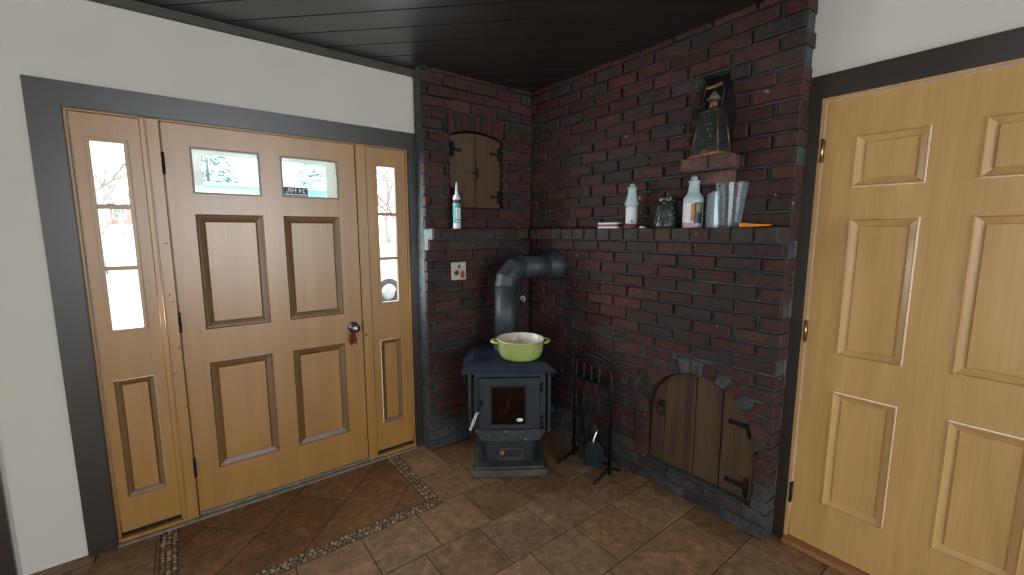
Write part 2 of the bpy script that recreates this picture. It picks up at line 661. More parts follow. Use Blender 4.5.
mb = MB()
mb.slab((-3.2, 2.5, -.05, CEIL), [(-.456 + .1, 1.206, -.06, 2.04)], 0, .14)
struct('wall_left', mb, 'plaster', 'white plaster wall around the entry door', (0, YA, 0))
mb = MB()
mb.slab((-2.85, 4.2, -.05, CEIL), [(-.70, .25, -.06, 2.08)], 0, .12)
struct('wall_right', mb, 'plaster', 'white plaster wall above the golden oak door', (XD + .012, 0, 0), ROT)
mb = MB()
mb.slab((-3.2, 2.4, -.05, CEIL), [(-.8, 2.0, .75, 2.35)], 0, .12)
struct('wall_rear', mb, 'plaster', 'white plaster wall behind the viewer with a wide window opening', (0, -4.32, 0))
mb = MB()
mb.slab((-4.3, 2.8, -.05, CEIL), [(-3.0, -.3, .12, 2.1)], 0, .12)
struct('wall_side', mb, 'plaster', 'white plaster side wall with a wide window opening', (-3.32, 0, 0), PI / 2)

# ceiling boards at 45 degrees
mb = MB()
rect = [(-3.3, -4.4), (2.5, -4.4), (2.5, 2.8), (-3.3, 2.8)]
sq = math.sqrt(.5)
for k in range(-34, 12):
    a = 2.04 + .167 * k
    lo, hi = a + .004, a + .162
    pl = rect
    # x+y >= lo*sqrt2 ; x+y <= hi*sqrt2
    L1, L2 = lo / sq, hi / sq
    pl = clip(pl, (L1 - 10, 10), (L1 + 10, -10))
    pl = clip(pl, (L2 + 10, -10), (L2 - 10, 10)) if pl else pl
    pl = [p for p in pl]
    if len(pl) < 3 or parea(pl) < 1e-4:
        pl2 = None
    else:
        pl2 = pl
    if pl2:
        n = len(pl2)
        lowr = [mb.v((x, y, CEIL)) for x, y in pl2]
        upr = [mb.v((x, y, CEIL + .02)) for x, y in pl2]
        mb.face(lowr)
        mb.face(upr[::-1])
        for i in range(n):
            j = (i + 1) % n
            mb.face([lowr[j], lowr[i], upr[i], upr[j]])
mb.box(-3.4, 2.6, -4.5, 2.9, CEIL + .02, CEIL + .1)
M45 = Matrix.Rotation(math.radians(45), 4, 'Z')
mb.xform(M45)
o = struct('ceiling', mb, 'ceiling', 'dark brown plank ceiling with boards laid diagonally')
o.rotation_euler = (0, 0, math.radians(-45))

# crown strip under the ceiling on the entry wall
mb = MB()
mb.box(-3.2, 1.262, -.022, 0, 2.487, CEIL, .003)
struct('trim_1', mb, 'crown', 'dark brown strip under the ceiling on the entry wall', (0, YA, 0))
# casing of the entry
mb = MB()
mb.slab((-.456, 1.285, 0, 2.137), [(-.356, 1.206, -.01, 2.037)], -.02, .0)
mb.slab((-.358, 1.208, 0, 2.039), [(-.352, 1.202, -.01, 2.033)], -.012, .09)
struct('trim_2', mb, 'casing', 'dark brown painted casing around the entry door and sidelights', (0, YA, 0))
mb = MB()
mb.slab((-1.75, -.679, 0, 2.137), [(-1.6, -.78, -.01, 2.037)], -.02, 0)
struct('trim_3', mb, 'casing', 'dark brown casing at the left edge of the white wall', (0, YA, 0))
# baseboard-free wall; casing of right door
mb = MB()
mb.slab((-.748, .36, 0, 2.177), [(-.699, .26, -.01, 2.078)], -.02, .012)
struct('trim_4', mb, 'casing', 'dark brown casing around the golden oak door', (XD, 0, 0), ROT)
mb = MB()
mb.slab((-.70, .262, .0, 2.08), [(-.685, .247, -.01, 2.07)], -.016, .10)
struct('trim_5', mb, 'oak2m', 'narrow oak jamb of the golden oak door', (XD, 0, 0), ROT)
mb = MB()
mb.box(-.70, .262, -.055, .08, 0, .024, .006)
struct('trim_6', mb, 'threshold', 'reddish oak threshold under the golden oak door', (XD, 0, 0), ROT)

# ------------------------------------------------------------------ floor
tilecols = [(.205, .120, .062), (.235, .140, .076), (.180, .102, .052), (.225, .142, .084), (.20, .118, .068)]
mb = MB()
mb.box(-3.4, 2.5, -4.4, 2.8, -.05, -.002, mi=1, tone=(.03, .02, .015))


def addtile(pl, reddish=False):
    if len(pl) < 3 or parea(pl) < 4e-4:
        return
    c = R.choice(tilecols)
    k = R.uniform(.85, 1.12)
    c = [x * k for x in c]
    if reddish:
        c = [c[0] * .70, c[1] * .54, c[2] * .38]
    n = len(pl)
    ctr = Vector((sum(p[0] for p in pl) / n, sum(p[1] for p in pl) / n))
    top = []
    low = []
    for p in pl:
        d = (Vector(p) - ctr)
        q = ctr + d * (1 - .004 / max(d.length, .02))
        top.append(mb.v((q.x, q.y, 0)))
        low.append(mb.v((p[0], p[1], -.004)))
    mb.face(top, 0, c)
    for i in range(n):
        j = (i + 1) % n
        mb.face([low[i], low[j], top[j], top[i]], 0, c)


MX0, MX1, MY0, MY1 = -.195, 1.05, 1.985, 2.66          # entry field outlined by the mosaic
BW = .068
g = .0016
for j in range(-18, 7):
    y0 = .803 + .2965 * j
    y1 = y0 + .2965
    off = {3: .295, 2: .205, 1: .007, 0: .22, 4: .15}.get(j, R.uniform(0, .297))
    for i in range(-13, 9):
        x0 = off + .2965 * i
        pl = [(x0 + g, y0 + g), (x0 + .2965 - g, y0 + g), (x0 + .2965 - g, y1 - g), (x0 + g, y1 - g)]
        pl = clip(pl, (0, -4.35), (1, -4.35))
        pl = clip(pl, (-3.25, 1), (-3.25, 0)) if pl else pl
        pl = clip(pl, (2.45, 0), (2.45, 1)) if pl else pl
        pl = clip(pl, (1, 2.75), (0, 2.75)) if pl else pl
        if not pl:
            continue
        # outside of the entry field, in up to three pieces
        addtile(clip(pl, (1, MY0 - g), (0, MY0 - g)))
        up_ = clip(pl, (0, MY0 - g), (1, MY0 - g))
        if up_:
            addtile(clip(up_, (MX1 + g, 1), (MX1 + g, 0)))
            addtile(clip(up_, (MX0 - g, 0), (MX0 - g, 1)))
S_ = .3025
for i in range(-10, 10):
    for j in range(-4, 16):
        a0 = -1.514 + S_ * i + g
        a1 = a0 + S_ - 2 * g
        b0 = 1.80 + S_ * (j - 6) + g
        b1 = b0 + S_ - 2 * g
        pl = [((a + b) * sq, (b - a) * sq) for a, b in ((a0, b0), (a1, b0), (a1, b1), (a0, b1))]
        if parea(pl) and sum(pl[k][0] * pl[(k + 1) % 4][1] - pl[(k + 1) % 4][0] * pl[k][1] for k in range(4)) < 0:
            pl = pl[::-1]
        for a, b in (((0, MY0 + BW + g), (1, MY0 + BW + g)), ((1, 2.75), (0, 2.75)),
                     ((MX0 + BW + g, 1), (MX0 + BW + g, 0)), ((MX1 - BW - g, 0), (MX1 - BW - g, 1))):
            pl = clip(pl, a, b) if pl else pl
        if pl:
            addtile(pl, True)
struct('floor', mb, ['tile', 'grout'], 'brown slate-look tile floor')

mb = MB()
stone = [(.38, .27, .155), (.33, .23, .13), (.28, .18, .10), (.42, .32, .20), (.17, .10, .06), (.19, .12, .075)]


def mosaic(ax, c0, l0, l1):
    n = int((l1 - l0) / .0225)
    for r_ in range(3):
        for k in range(n):
            light = R.random() < (.62 if (k + r_) % 2 else .35)
            c = R.choice(stone[:4]) if light else R.choice(stone[4:])
            s_ = R.uniform(.0090, .0130)
            l = l0 + (k + .5 + (r_ % 2) * .5) * .0225 + R.uniform(-.003, .003)
            q = c0 + .0125 + r_ * .0215 + R.uniform(-.003, .003)
            x, y = (l, q) if ax == 0 else (q, l)
            a0 = PI / 4 + R.uniform(-.5, .5)
            nn = R.choice((4, 4, 5))
            rim = [(x + s_ * math.cos(a0 + 2 * PI * i / nn) * R.uniform(.85, 1.1), y + s_ * math.sin(a0 + 2 * PI * i / nn) * R.uniform(.85, 1.1)) for i in range(nn)]
            lo = [mb.v((px, py, -.003)) for px, py in rim]
            hi = [mb.v((x + (px - x) * .86, y + (py - y) * .86, .0015)) for px, py in rim]
            mb.face(hi, 0, c)
            for i in range(nn):
                mb.face([lo[i], lo[(i + 1) % nn], hi[(i + 1) % nn], hi[i]], 0, c)


mosaic(0, MY0, MX0, MX1)
mosaic(1, MX0, MY0 + BW, 2.66)
mosaic(1, MX1 - BW, MY0 + BW, 2.66)
struct('trim_7', mb, 'mosaic', 'beige pebble mosaic band in the floor around the entry')

# ------------------------------------------------------------------ brickwork
PAL = [(.150, .050, .038), (.125, .043, .034), (.165, .060, .044), (.105, .044, .036), (.135, .050, .040), (.120, .048, .040), (.085, .050, .042), (.125, .058, .046),
       (.095, .055, .046), (.075, .056, .052), (.105, .060, .045), (.120, .042, .036)]
GREY = [(.13, .125, .125), (.11, .11, .115), (.15, .14, .135), (.10, .085, .085)]


def tone(z, kind=None):
    if kind == 'ledge':
        c = R.choice([(.12, .075, .055), (.10, .07, .055), (.14, .065, .045), (.09, .075, .065), (.11, .09, .075)])
    elif z < .145 or (z < .22 and R.random() < .35):
        c = R.choice(GREY)
    else:
        c = R.choice(PAL)
    k = R.uniform(.82, 1.18) * .50
    return [x * k for x in c]


JT = .0115


def brickwall(mb, u0, u1, rows, front, depth, cuts, jitter=.0055, L=.2135, flush='r'):
    """rows: list of course numbers.  cuts(z0,z1) -> list of ((ua0,ub0),(ua1,ub1)) gaps at bottom and top"""
    for r in rows:
        z0, z1 = r * P, (r + 1) * P
        gaps = cuts(z0, z1)

        def pieces(poly, marg):
            out = [poly]
            for (a0, b0), (a1, b1) in gaps:
                nx = []
                for pl in out:
                    l_ = clip(pl, (a0 - marg, z0), (a1 - marg, z1))
                    r_ = clip(pl, (b1 + marg, z1), (b0 + marg, z0))
                    nx += [l_, r_]
                out = [q for q in nx if len(q) >= 3 and parea(q) > 7e-4]
            return out
        for pl in pieces([(u0 + .006, z0), (u1 - .006, z0), (u1 - .006, z1), (u0 + .006, z1)], .004):
            mb.prism(pl, front + (.013 if z0 < .85 else .021), front + depth, mi=1, tone=(.1, .1, .1))
        half = (r % 2) * L / 2
        u = u1 + (L / 2 if r % 2 else 0) + R.uniform(-.004, .004)
        dr = R.uniform(-.0015, .0015)
        while u > u0:
            a, b = max(u - L, u0), min(u, u1)
            u -= L + R.uniform(-.006, .006)
            jl, jr = JT * R.uniform(.55, .95), JT * R.uniform(.55, .95)
            if b > u1 - .002:
                jr = R.uniform(-.003, .003)
            jb, jt = JT * .42 * R.uniform(.8, 1.2), JT * .42 * R.uniform(.8, 1.2)
            if b - a < .035:
                continue
            poly = [(a + jl, z0 + jb), (b - jr, z0 + jb + R.uniform(-.001, .001)),
                    (b - jr, z1 - jt + R.uniform(-.001, .001)), (a + jl, z1 - jt)]
            for pl in pieces(poly, .003):
                fd = front + dr + R.uniform(-jitter, jitter)
                mb.prism(pl, fd, front + depth, .0055, 0, tone(z0), .0024, R, R.uniform(-.025, .025))


# right brick wall, lower part with the arched opening
UC, ZC, RI, RO = -1.134, .44, .305, .388


def cut_arch(z0, z1):
    if z1 <= 2 * P + 1e-4:
        return []

    def half(z):
        if z <= ZC:
            return None
        return math.sqrt(max(RO * RO - (z - ZC) ** 2, 0))
    res = []
    for z in (z0, z1):
        h = half(z)
        if h is None:
            res.append((UC - RO + .0, UC + .312))
        else:
            res.append((UC - h, UC + h * .915))
    if z0 >= ZC and half(z0) < .01:
        return []
    # keep the right jamb continuous where the ring springs
    return [tuple(res)]


mb = MB()
brickwall(mb, -2.53, -.748, range(0, 20), 0, .095, cut_arch)
brickwall(mb, -2.53, -.748, range(20, 22), 0.004, .095, lambda a, b: [])
# ring of voussoirs
nv = 15
for k in range(nv):
    a0, a1 = PI * k / nv + .012, PI * (k + 1) / nv - .012
    ro = (RO if k > 6 else .360 + .028 * k / 7) + R.uniform(-.006, .003)
    pl = [(UC + RI * math.cos(a0), ZC + RI * math.sin(a0)), (UC + ro * math.cos(a0 + .004), ZC + ro * math.sin(a0 + .004)),
          (UC + ro * math.cos(a1 - .004), ZC + ro * math.sin(a1 - .004)), (UC + RI * math.cos(a1), ZC + RI * math.sin(a1))]
    c = tone(1.0) if R.random() < .75 else [.07, .072, .085]
    mb.prism(pl, -.003 + R.uniform(-.002, .002), .095, .004, 0, c, .001, R)
for k in range(30):                                     # mortar behind the ring
    a0, a1 = PI * k / 30, PI * (k + 1) / 30
    rm = min(RO + .03, (-.768 - UC) / max(math.cos(a0), .01))
    pl = [(UC + (RI + .004) * math.cos(a0), ZC + (RI + .004) * math.sin(a0)), (UC + rm * math.cos(a0), ZC + rm * math.sin(a0)),
          (UC + rm * math.cos(a1), ZC + rm * math.sin(a1)), (UC + (RI + .004) * math.cos(a1), ZC + (RI + .004) * math.sin(a1))]
    mb.prism(pl, .006, .094, mi=1, tone=(.1, .1, .1))
# left jamb of the opening: short bricks on top of one another
z = 2 * P
while z < ZC - .02:
    h = R.uniform(.066, .075)
    mb.prism([(UC - RO + .005, z + .005), (UC - RI - .002, z + .005), (UC - RI - .002, min(z + h, ZC) - .005), (UC - RO + .005, min(z + h, ZC) - .005)],
             R.uniform(-.003, .003), .095, .004, 0, tone(1), .001, R)
    z += h
mb.prism([(UC - RO, 2 * P), (UC - RI - .006, 2 * P), (UC - RI - .006, ZC), (UC - RO, ZC)], .012, .094, mi=1, tone=(.1, .1, .1))
mb.box(-2.53, -.77, .094, .11, 0, 22 * P, mi=1, tone=(.1, .1, .1))


# upper part, with the niche above the brick bracket
def cut_niche(z0, z1):
    r = round(z0 / P)
    if 27 <= r <= 32:
        s_ = 0 if r < 31 else (.012 if r == 31 else .025)
        return [((-1.25 + s_, -1.035 - s_), (-1.25 + s_, -1.035 - s_))]
    return []


brickwall(mb, -2.53, -.748, range(22, 37), XU - XC, .11 - (XU - XC), cut_niche, jitter=.007)
mb.slab((-2.53, -.77, 22 * P, 37 * P), [(-1.255, -1.03, 27 * P, 33 * P)], .109, .123, mi=1)
mb.slab((-1.258, -1.027, 27 * P - .003, 33 * P + .003), [(-1.252, -1.033, 27 * P + .003, 33 * P - .003)], .0935, .128, mi=2)  # niche sides and back in plain near-black
mb.box(-1.26, -1.025, .125, .134, 27 * P - .004, 33 * P + .004, mi=2)
struct('wall_brick_right', mb, ['brick', 'mortar', 'nearblack'], 'red brick chimney wall with an arched opening at its foot', (XC, 0, 0), ROT)

# bracket: two projecting courses under the lantern
mb = MB()
for r, d, a, b in ((25, -.040, -1.208, -1.000), (26, -.092, -1.236, -.985)):
    z0, z1 = r * P, (r + 1) * P
    ed = [a, (a + b) / 2 + .02, b] if r == 26 else [a, b]
    for i in range(len(ed) - 1):
        mb.prism([(ed[i] + (.006 if i else 0), z0 + .005), (ed[i + 1] - (.006 if i < len(ed) - 2 else 0), z0 + .005),
                  (ed[i + 1] - (.006 if i < len(ed) - 2 else 0), z1 - .003), (ed[i] + (.006 if i else 0), z1 - .003)],
                 d, .012, .004, 0, [(.150, .075, .058), (.14, .065, .05)][i], .001, R)
    mb.prism([(a + .008, z0), (b - .008, z0), (b - .008, z1 - .006), (a + .008, z1 - .006)], d + .012, .012, mi=1, tone=(.1, .1, .1))
o = struct('trim_8', mb, ['brick', 'mortar'], 'two-course brick bracket under the metal lantern', (XC, 0, 0), ROT)

# mantel ledges
def ledge(mb, u0, u1, d1, d2, dback):
    z0, z1 = 21 * P, 22 * P
    u = u1
    while u > u0 + .03:
        a = max(u - .1025 + R.uniform(-.004, .004), u0)
        mb.prism([(a + .005, z0 + .005), (u - .005, z0 + .005), (u - .005, z1 - .001), (a + .005, z1 - .001)],
                 d1 + R.uniform(-.003, .003), dback, .004, 0, tone(1.5, 'ledge'), .0012, R)
        u = a
    mb.box(u0, u1 - .006, d1 + .012, dback, z0, z1 - .006, mi=1, tone=(.1, .1, .1))
    z0, z1 = 20 * P, 21 * P
    u = u1
    while u > u0 + .04:
        a = max(u - .2135 + R.uniform(-.006, .006), u0)
        mb.prism([(a + .005, z0 + .006), (u - .005, z0 + .006), (u - .005, z1 - .006), (a + .005, z1 - .006)],
                 d2 + R.uniform(-.003, .003), dback, .004, 0, tone(1.4, 'ledge' if R.random() < .4 else None), .0012, R)
        u = a
    mb.box(u0, u1 - .006, d2 + .012, dback, z0, z1, mi=1, tone=(.1, .1, .1))


mb = MB()
ledge(mb, -2.41, -.748, -.111, -.038, .012)
struct('trim_9', mb, ['brick', 'mortar'], 'projecting brick mantel ledge on the right brick wall', (XC, 0, 0), ROT)

# left brick wall with the little cupboard opening
DU0, DU1 = 1.455, 1.888
mb = MB()


def cut_cup(z0, z1):
    r = round(z0 / P)
    if 24 <= r <= 30:
        return [((DU0, DU1), (DU0, DU1))]
    if 31 <= r <= 32:
        return [((DU0 - .015, DU1 + .015), (DU0 - .03, DU1 + .03))]
    return []


brickwall(mb, 1.25, 2.16, range(0, 37), 0, .11, cut_cup)


def cup_top(u):
    t = (u - (DU0 + DU1) / 2) / ((DU1 - DU0) / 2)
    return 2.188 - .040 * t * t


ns = 9
for k in range(ns):
    u0_, u1_ = DU0 + (DU1 - DU0) * k / ns, DU0 + (DU1 - DU0) * (k + 1) / ns
    fan = lambda u: u + (u - 1.6715) * .10
    pl = [(u0_ + .004, cup_top(u0_)), (u1_ - .004, cup_top(u1_)), (fan(u1_) - .004, 33 * P - .005), (fan(u0_) + .004, 33 * P - .005)]
    mb.prism(pl, R.uniform(-.004, .001), .11, .004, 0, tone(1), .001, R)
    pl = [(u0_, cup_top(u0_) + .006), (u1_, cup_top(u1_) + .006), (fan(u1_), 33 * P), (fan(u0_), 33 * P)]
    mb.prism(pl, .012, .109, mi=1, tone=(.1, .1, .1))
mb.slab((1.262, 2.16, 0, 37 * P), [(DU0 - .01, DU1 + .01, 24 * P - .002, 2.2)], .109, .118, mi=1)
mb.box(DU0 - .02, DU1 + .02, .118, .122, 24 * P - .01, 2.21, mi=2)
struct('wall_brick_left', mb, ['brick', 'mortar', 'nearblack'], 'narrow red brick wall beside the entry with a small cupboard opening', (0, YB, 0))
mb = MB()
ledge(mb, 1.25, 2.03, -.122, -.061, .004)
mb.xform(Matrix.Identity(4))
struct('trim_10', mb, ['brick', 'mortar'], 'projecting brick mantel ledge on the left brick wall', (0, YB, 0))

# ------------------------------------------------------------------ entry door
door = thing('door_1', 'honey oak entry door with two small top lites and four raised panels', None, (0, YA, 0), kind='structure')
Ld = (-.031, .868, .028, 2.024)
lites = [(.072, .365, 1.698, 1.921), (.467, .765, 1.700, 1.919)]
pans = [(.070, .366, 1.007, 1.595), (.463, .762, 1.008, 1.595), (.070, .360, .245, .831), (.465, .757, .241, .826)]
mb = MB()
mb.slab(Ld, lites + pans, .006, .045, 0, 1)  # unseen white back face added to keep warm bounce off the storm door
obj('leaf', mb, ['oak', 'vinyl'], door, .0015)
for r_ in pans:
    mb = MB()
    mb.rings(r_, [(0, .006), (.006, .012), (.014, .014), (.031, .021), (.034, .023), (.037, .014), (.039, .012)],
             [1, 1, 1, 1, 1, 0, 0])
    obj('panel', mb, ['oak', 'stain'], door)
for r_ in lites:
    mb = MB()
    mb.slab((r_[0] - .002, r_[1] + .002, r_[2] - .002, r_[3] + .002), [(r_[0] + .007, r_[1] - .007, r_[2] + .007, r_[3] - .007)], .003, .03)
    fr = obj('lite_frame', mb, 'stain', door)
    mb = MB()
    mb.box(r_[0] + .003, r_[1] - .003, .022, .025, r_[2] + .003, r_[3] - .003)
    obj('glass_pane', mb, 'glass', fr)
for z in (1.832, 1.058, .286):
    mb = MB()
    mb.box(-.040, -.028, -.004, .008, z - .05, z + .05, .002)
    for q in range(3):
        mb.tube([(-.034, -.006, z - .05 + q * .035), (-.034, -.006, z - .05 + q * .035 + .031)], .0065, 10)
    obj('hinge', mb, 'iron', door)
# knob with rosette and keyhole button
KX, KZ = .811, .918
mb = MB()
mb.lathe([(0, 0), (.031, 0), (.033, .004), (.024, .009), (.012, .011), (.011, .026), (.017, .032), (.026, .042), (.028, .052), (.025, .062), (.016, .067), (0, .068)], 28)
mb.xform(Matrix.Translation((KX, .006, KZ)) @ Matrix.Rotation(PI / 2, 4, 'X'))
kn = obj('door_knob', mb, 'bronze', door)
mb = MB()
mb.lathe([(.009, 0), (.010, .004), (.006, .006), (0, .006)], 16)
mb.xform(Matrix.Translation((KX, -.060, KZ)) @ Matrix.Rotation(PI / 2, 4, 'X'))
obj('keyhole', mb, 'chrome', kn)
mb = MB()
mb.box(.866, .870, -.002, .02, KZ - .03, KZ + .03, .001)
obj('strike_plate', mb, 'bronze', door)
# weather sweep under the leaf
mb = MB()
mb.box(-.03, .868, -.004, .045, .012, .027, .003)
obj('door_sweep', mb, 'sill', door)
# decal on the right hand pane: reversed lettering, as seen from indoors
st = obj('window_sticker', (lambda b: (b.box(.473, .600, .0195, .0212, 1.709, 1.757), b)[1])(MB()), 'labelblk', door)
cu = bpy.data.curves.new('decal', 'FONT')
cu.body = '24 HR.'
cu.size = .036
cu.align_x = 'CENTER'
cu.extrude = .0004
cu.offset = .0009
to = bpy.data.objects.new('decal', cu)
COL.objects.link(to)
bpy.context.view_layer.update()
me = bpy.data.meshes.new_from_object(to.evaluated_get(bpy.context.evaluated_depsgraph_get()))
bpy.data.objects.remove(to)
me.transform(Matrix.Translation((.5365, .0188, 1.7275)) @ Matrix.Rotation(PI, 4, 'Z') @ Matrix.Rotation(PI / 2, 4, 'X') @ Matrix.Diagonal((1.0, 1, 1, 1)))
for v_ in me.vertices:
    pass
me.materials.append(MAT['label'])
lt = bpy.data.objects.new('lettering', me)
COL.objects.link(lt)
lt.parent = st
mb = MB()
mb.box(.479, .594, .0186, .0192, 1.713, 1.720)
obj('white_line', mb, 'label', st)

# frame posts and head between door and sidelights
mb = MB()
mb.box(-.1085, -.036, -.004, .08, .0, 2.033, .003)
mb.box(-.06, -.020, .047, .08, .0, 2.033)
mb.box(-.090, -.083, -.008, .0, .0, 2.033, .002)
for x, z in ((-.066, 1.20), (-.058, 1.165), (-.052, .93), (-.078, .80), (-.060, 1.45), (-.05, .62)):
    mb.tube([(x, -.0045, z), (x + .012, -.0045, z + .006)], .0022, 6, mi=1)
struct('trim_11', mb, ['oakside', 'iron'], 'honey oak post between the left sidelight and the entry door', (0, YA, 0))
mb = MB()
mb.box(.873, .932, .0, .08, .0, 2.033, .003)
mb.box(.857, .90, .047, .08, .0, 2.033)
struct('trim_12', mb, 'oakside', 'honey oak post between the entry door and the right sidelight', (0, YA, 0))
mb = MB()
mb.box(-.352, 1.202, -.002, .08, 2.025, 2.034, .002)
mb.box(-.352, -.340, -.002, .08, .03, 2.025, .002)
mb.box(1.190, 1.202, -.002, .08, .03, 2.025, .002)
struct('trim_13', mb, 'oakside', 'thin honey oak stop strips inside the entry casing', (0, YA, 0))
mb = MB()
mb.box(-.352, 1.202, -.028, .12, -.004, .012, .003)
struct('trim_14', mb, 'sill', 'worn grey metal sill under the entry door', (0, YA, 0))
mb = MB()
mb.box(-.352, -.10, -.012, .02, .012, .030, .003)
mb.box(.93, 1.202, -.012, .02, .012, .030, .003)
mb.box(-.352, -.10, .022, .05, .0, .055, mi=1)  # near-black strips paint the shadow line above the sidelight sills
mb.box(.93, 1.202, .022, .05, .0, .055, mi=1)
struct('trim_15', mb, ['oakside', 'nearblack'], 'oak sill strips under the two sidelights with painted shadow strips', (0, YA, 0))


def sidelight(name, label, x0, x1, gl, muntins, pn):
    t = thing(name, label, None, (0, YA, 0), kind='structure')
    mb = MB()
    mb.slab((x0, x1, .050, 2.024), [gl, pn], .008, .042)
    obj('frame', mb, 'oakside', t, .0015)
    mb = MB()
    mb.slab((gl[0] - .012, gl[1] + .012, gl[2] - .012, gl[3] + .012), [(gl[0] + .004, gl[1] - .004, gl[2] + .004, gl[3] - .004)], .002, .03)
    obj('glazing_bead', mb, 'oakside', t, .002)
    mb = MB()
    for z in muntins:
        mb.box(gl[0], gl[1], .006, .03, z - .009, z + .009, .003)
    obj('muntin', mb, 'oakside', t)
    mb = MB()
    mb.box(gl[0], gl[1], .020, .023, gl[2], gl[3])
    obj('glass_pane', mb, 'glass', t)
    mb = MB()
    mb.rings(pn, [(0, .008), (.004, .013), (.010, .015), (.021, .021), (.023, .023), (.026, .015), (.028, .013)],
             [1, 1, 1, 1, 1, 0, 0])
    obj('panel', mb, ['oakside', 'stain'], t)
    return t


sidelight('window_1', 'left sidelight, three panes above a tall oak panel', -.338, -.108, (-.285, -.166, 1.050, 1.910), (1.621, 1.341), (-.300, -.154, .222, .810))
sidelight('window_2', 'right sidelight, three panes above a narrow oak panel', .935, 1.188, (.998, 1.122, 1.050, 1.917), (1.619, 1.337), (.984, 1.120, .232, .802))

# red cord on the knob, nail with wire in the post
t = thing('red_cord', 'small dark red cord hanging below the entry door knob', 'cord', (KX - .012, YA - .03, KZ - .03))
mb = MB()
for k in range(7):
    x = R.uniform(-.018, .016)
    mb.tube([(.010, 0, .012), (x * .5, -.008, -.014), (x, -.002, -.036), (x + R.uniform(-.012, .006), .004, -.058 - R.uniform(0, .02))],
            [.0035, .005, .005, .003], 6)
obj('tassel', mb, 'redcloth', t)
mb = MB()
mb.tube([(.012 + .016 * math.cos(a), 0, .022 + .012 * math.sin(a)) for a in [2 * PI * k / 14 for k in range(14)]], .0028, 6, closed=True)
obj('loop', mb, 'redcloth', t)
mb = MB()
mb.lathe([(0, 0), (.006, 0), (.006, .003), (.0025, .004), (.0025, .020)], 10)
mb.xform(Matrix.Translation((.885, YA - .016, .862)) @ Matrix.Rotation(-PI / 2, 4, 'X'))
tag(obj('nail', mb, 'iron'), 'small dark nail in the oak post right of the entry knob', 'nail')

# ------------------------------------------------------------------ golden oak door
door2 = thing('door_2', 'golden oak six-panel interior door', None, (XD, 0, 0), ROT, kind='structure')
# local x = -world y : leaf from -.681 to .233
P2 = [(-.572, -.345, 1.696, 1.909), (-.207, .020, 1.698, 1.911), (-.566, -.346, .965, 1.565), (-.206, .020, .975, 1.570),
      (-.565, -.345, .250, .796), (-.198, .025, .256, .794)]
mb = MB()
mb.slab((-.681, .240, .026, 2.066), P2, 0, .04)
obj('leaf', mb, 'oak2', door2, .0012)
for r_ in P2:
    mb = MB()
    mb.rings(r_, [(0, 0), (.0, -.004), (.005, -.005), (.009, .005), (.030, .016), (.033, .012), (.035, .009), (.038, .009)],
             [1, 1, 1, 1, 1, 0, 0, 0])
    obj('panel', mb, ['oak2', 'oak2m'], door2)
for z in (1.858, 1.055, .257):
    mb = MB()
    mb.box(-.690, -.681, -.018, .0, z - .05, z + .05, .001)
    hg = obj('hinge', mb, 'iron', door2)
    mb = MB()
    mb.tube([(-.684, -.021, z - .05), (-.684, -.021, z + .05)], .0055, 10)
    obj('hinge_pin', mb, 'brass' if z > .5 else 'iron', hg)
mb = MB()
mb.lathe([(0, 0), (.033, 0), (.033, .005), (.013, .009), (.012, .03), (.027, .042), (.029, .055), (.018, .066), (0, .068)], 24)
mb.xform(Matrix.Translation((.17, 0, .92)) @ Matrix.Rotation(PI / 2, 4, 'X'))
obj('door_knob', mb, 'brass', door2)

# ------------------------------------------------------------------ arched hatch
t = thing('wooden_hatch', 'arched plank hatch with iron hinges in the brick arch near the floor', 'hatch', (XC, 0, 0), ROT)
edges = [UC - RI + .006, UC - .205, UC - .02, UC + .125, UC + RI - .004]
for i in range(4):
    a, b = edges[i] + .0025, edges[i + 1] - .0025
    rr = RI - .006
    tops = [(b - (b - a) * k / 12) for k in range(13)]
    pl = [(a, 2 * P + .004), (b, 2 * P + .004)] + [(x, ZC + math.sqrt(max(rr * rr - (x - UC) ** 2, 0))) for x in tops]
    mb = MB()
    mb.prism(pl, .045 + R.uniform(0, .004) + (.006 if i in (0, 3) else 0), .075, .003)
    obj('plank', mb, 'plank', t)


def strap_hinge(z, x1, x0, y):
    """pin at x1, tongue pointing towards x0"""
    mb = MB()
    d = 1 if x1 > x0 else -1
    mb.box(min(x1, x1 - d * .022), max(x1, x1 - d * .022), y - .008, y + .006, z - .045, z + .045, .002)
    mb.tube([(x1 - d * .004, y - .010, z - .05), (x1 - d * .004, y - .010, z + .05)], .007, 8)
    mb.prism([(x1 - d * .02, z - .014), (x1 - d * .02, z + .014), (x0 + d * .025, z + .007), (x0, z + .014), (x0 - d * .008, z), (x0, z - .014), (x0 + d * .025, z - .007)][::d],
             y - .006, y + .001, .0015)
    return mb


for z in (.535, .215):
    obj('strap_hinge', strap_hinge(z, UC + RI - .025, UC + RI - .135, .040), 'iron', t)
mb = MB()
HX, HZ = UC - .225, .472
mb.lathe([(0, 0), (.020, 0), (.022, .004), (.012, .010), (0, .012)], 16)
mb.xform(Matrix.Translation((HX, .045, HZ + .03)) @ Matrix.Rotation(PI / 2, 4, 'X'))
mb.tube([(HX + .008 + .026 * math.sin(a), .022 + .006 * math.cos(a), HZ + .004 + .036 * math.cos(a)) for a in [2 * PI * k / 22 for k in range(22)]], .0055, 8, closed=True)
obj('ring_pull', mb, 'iron', t)

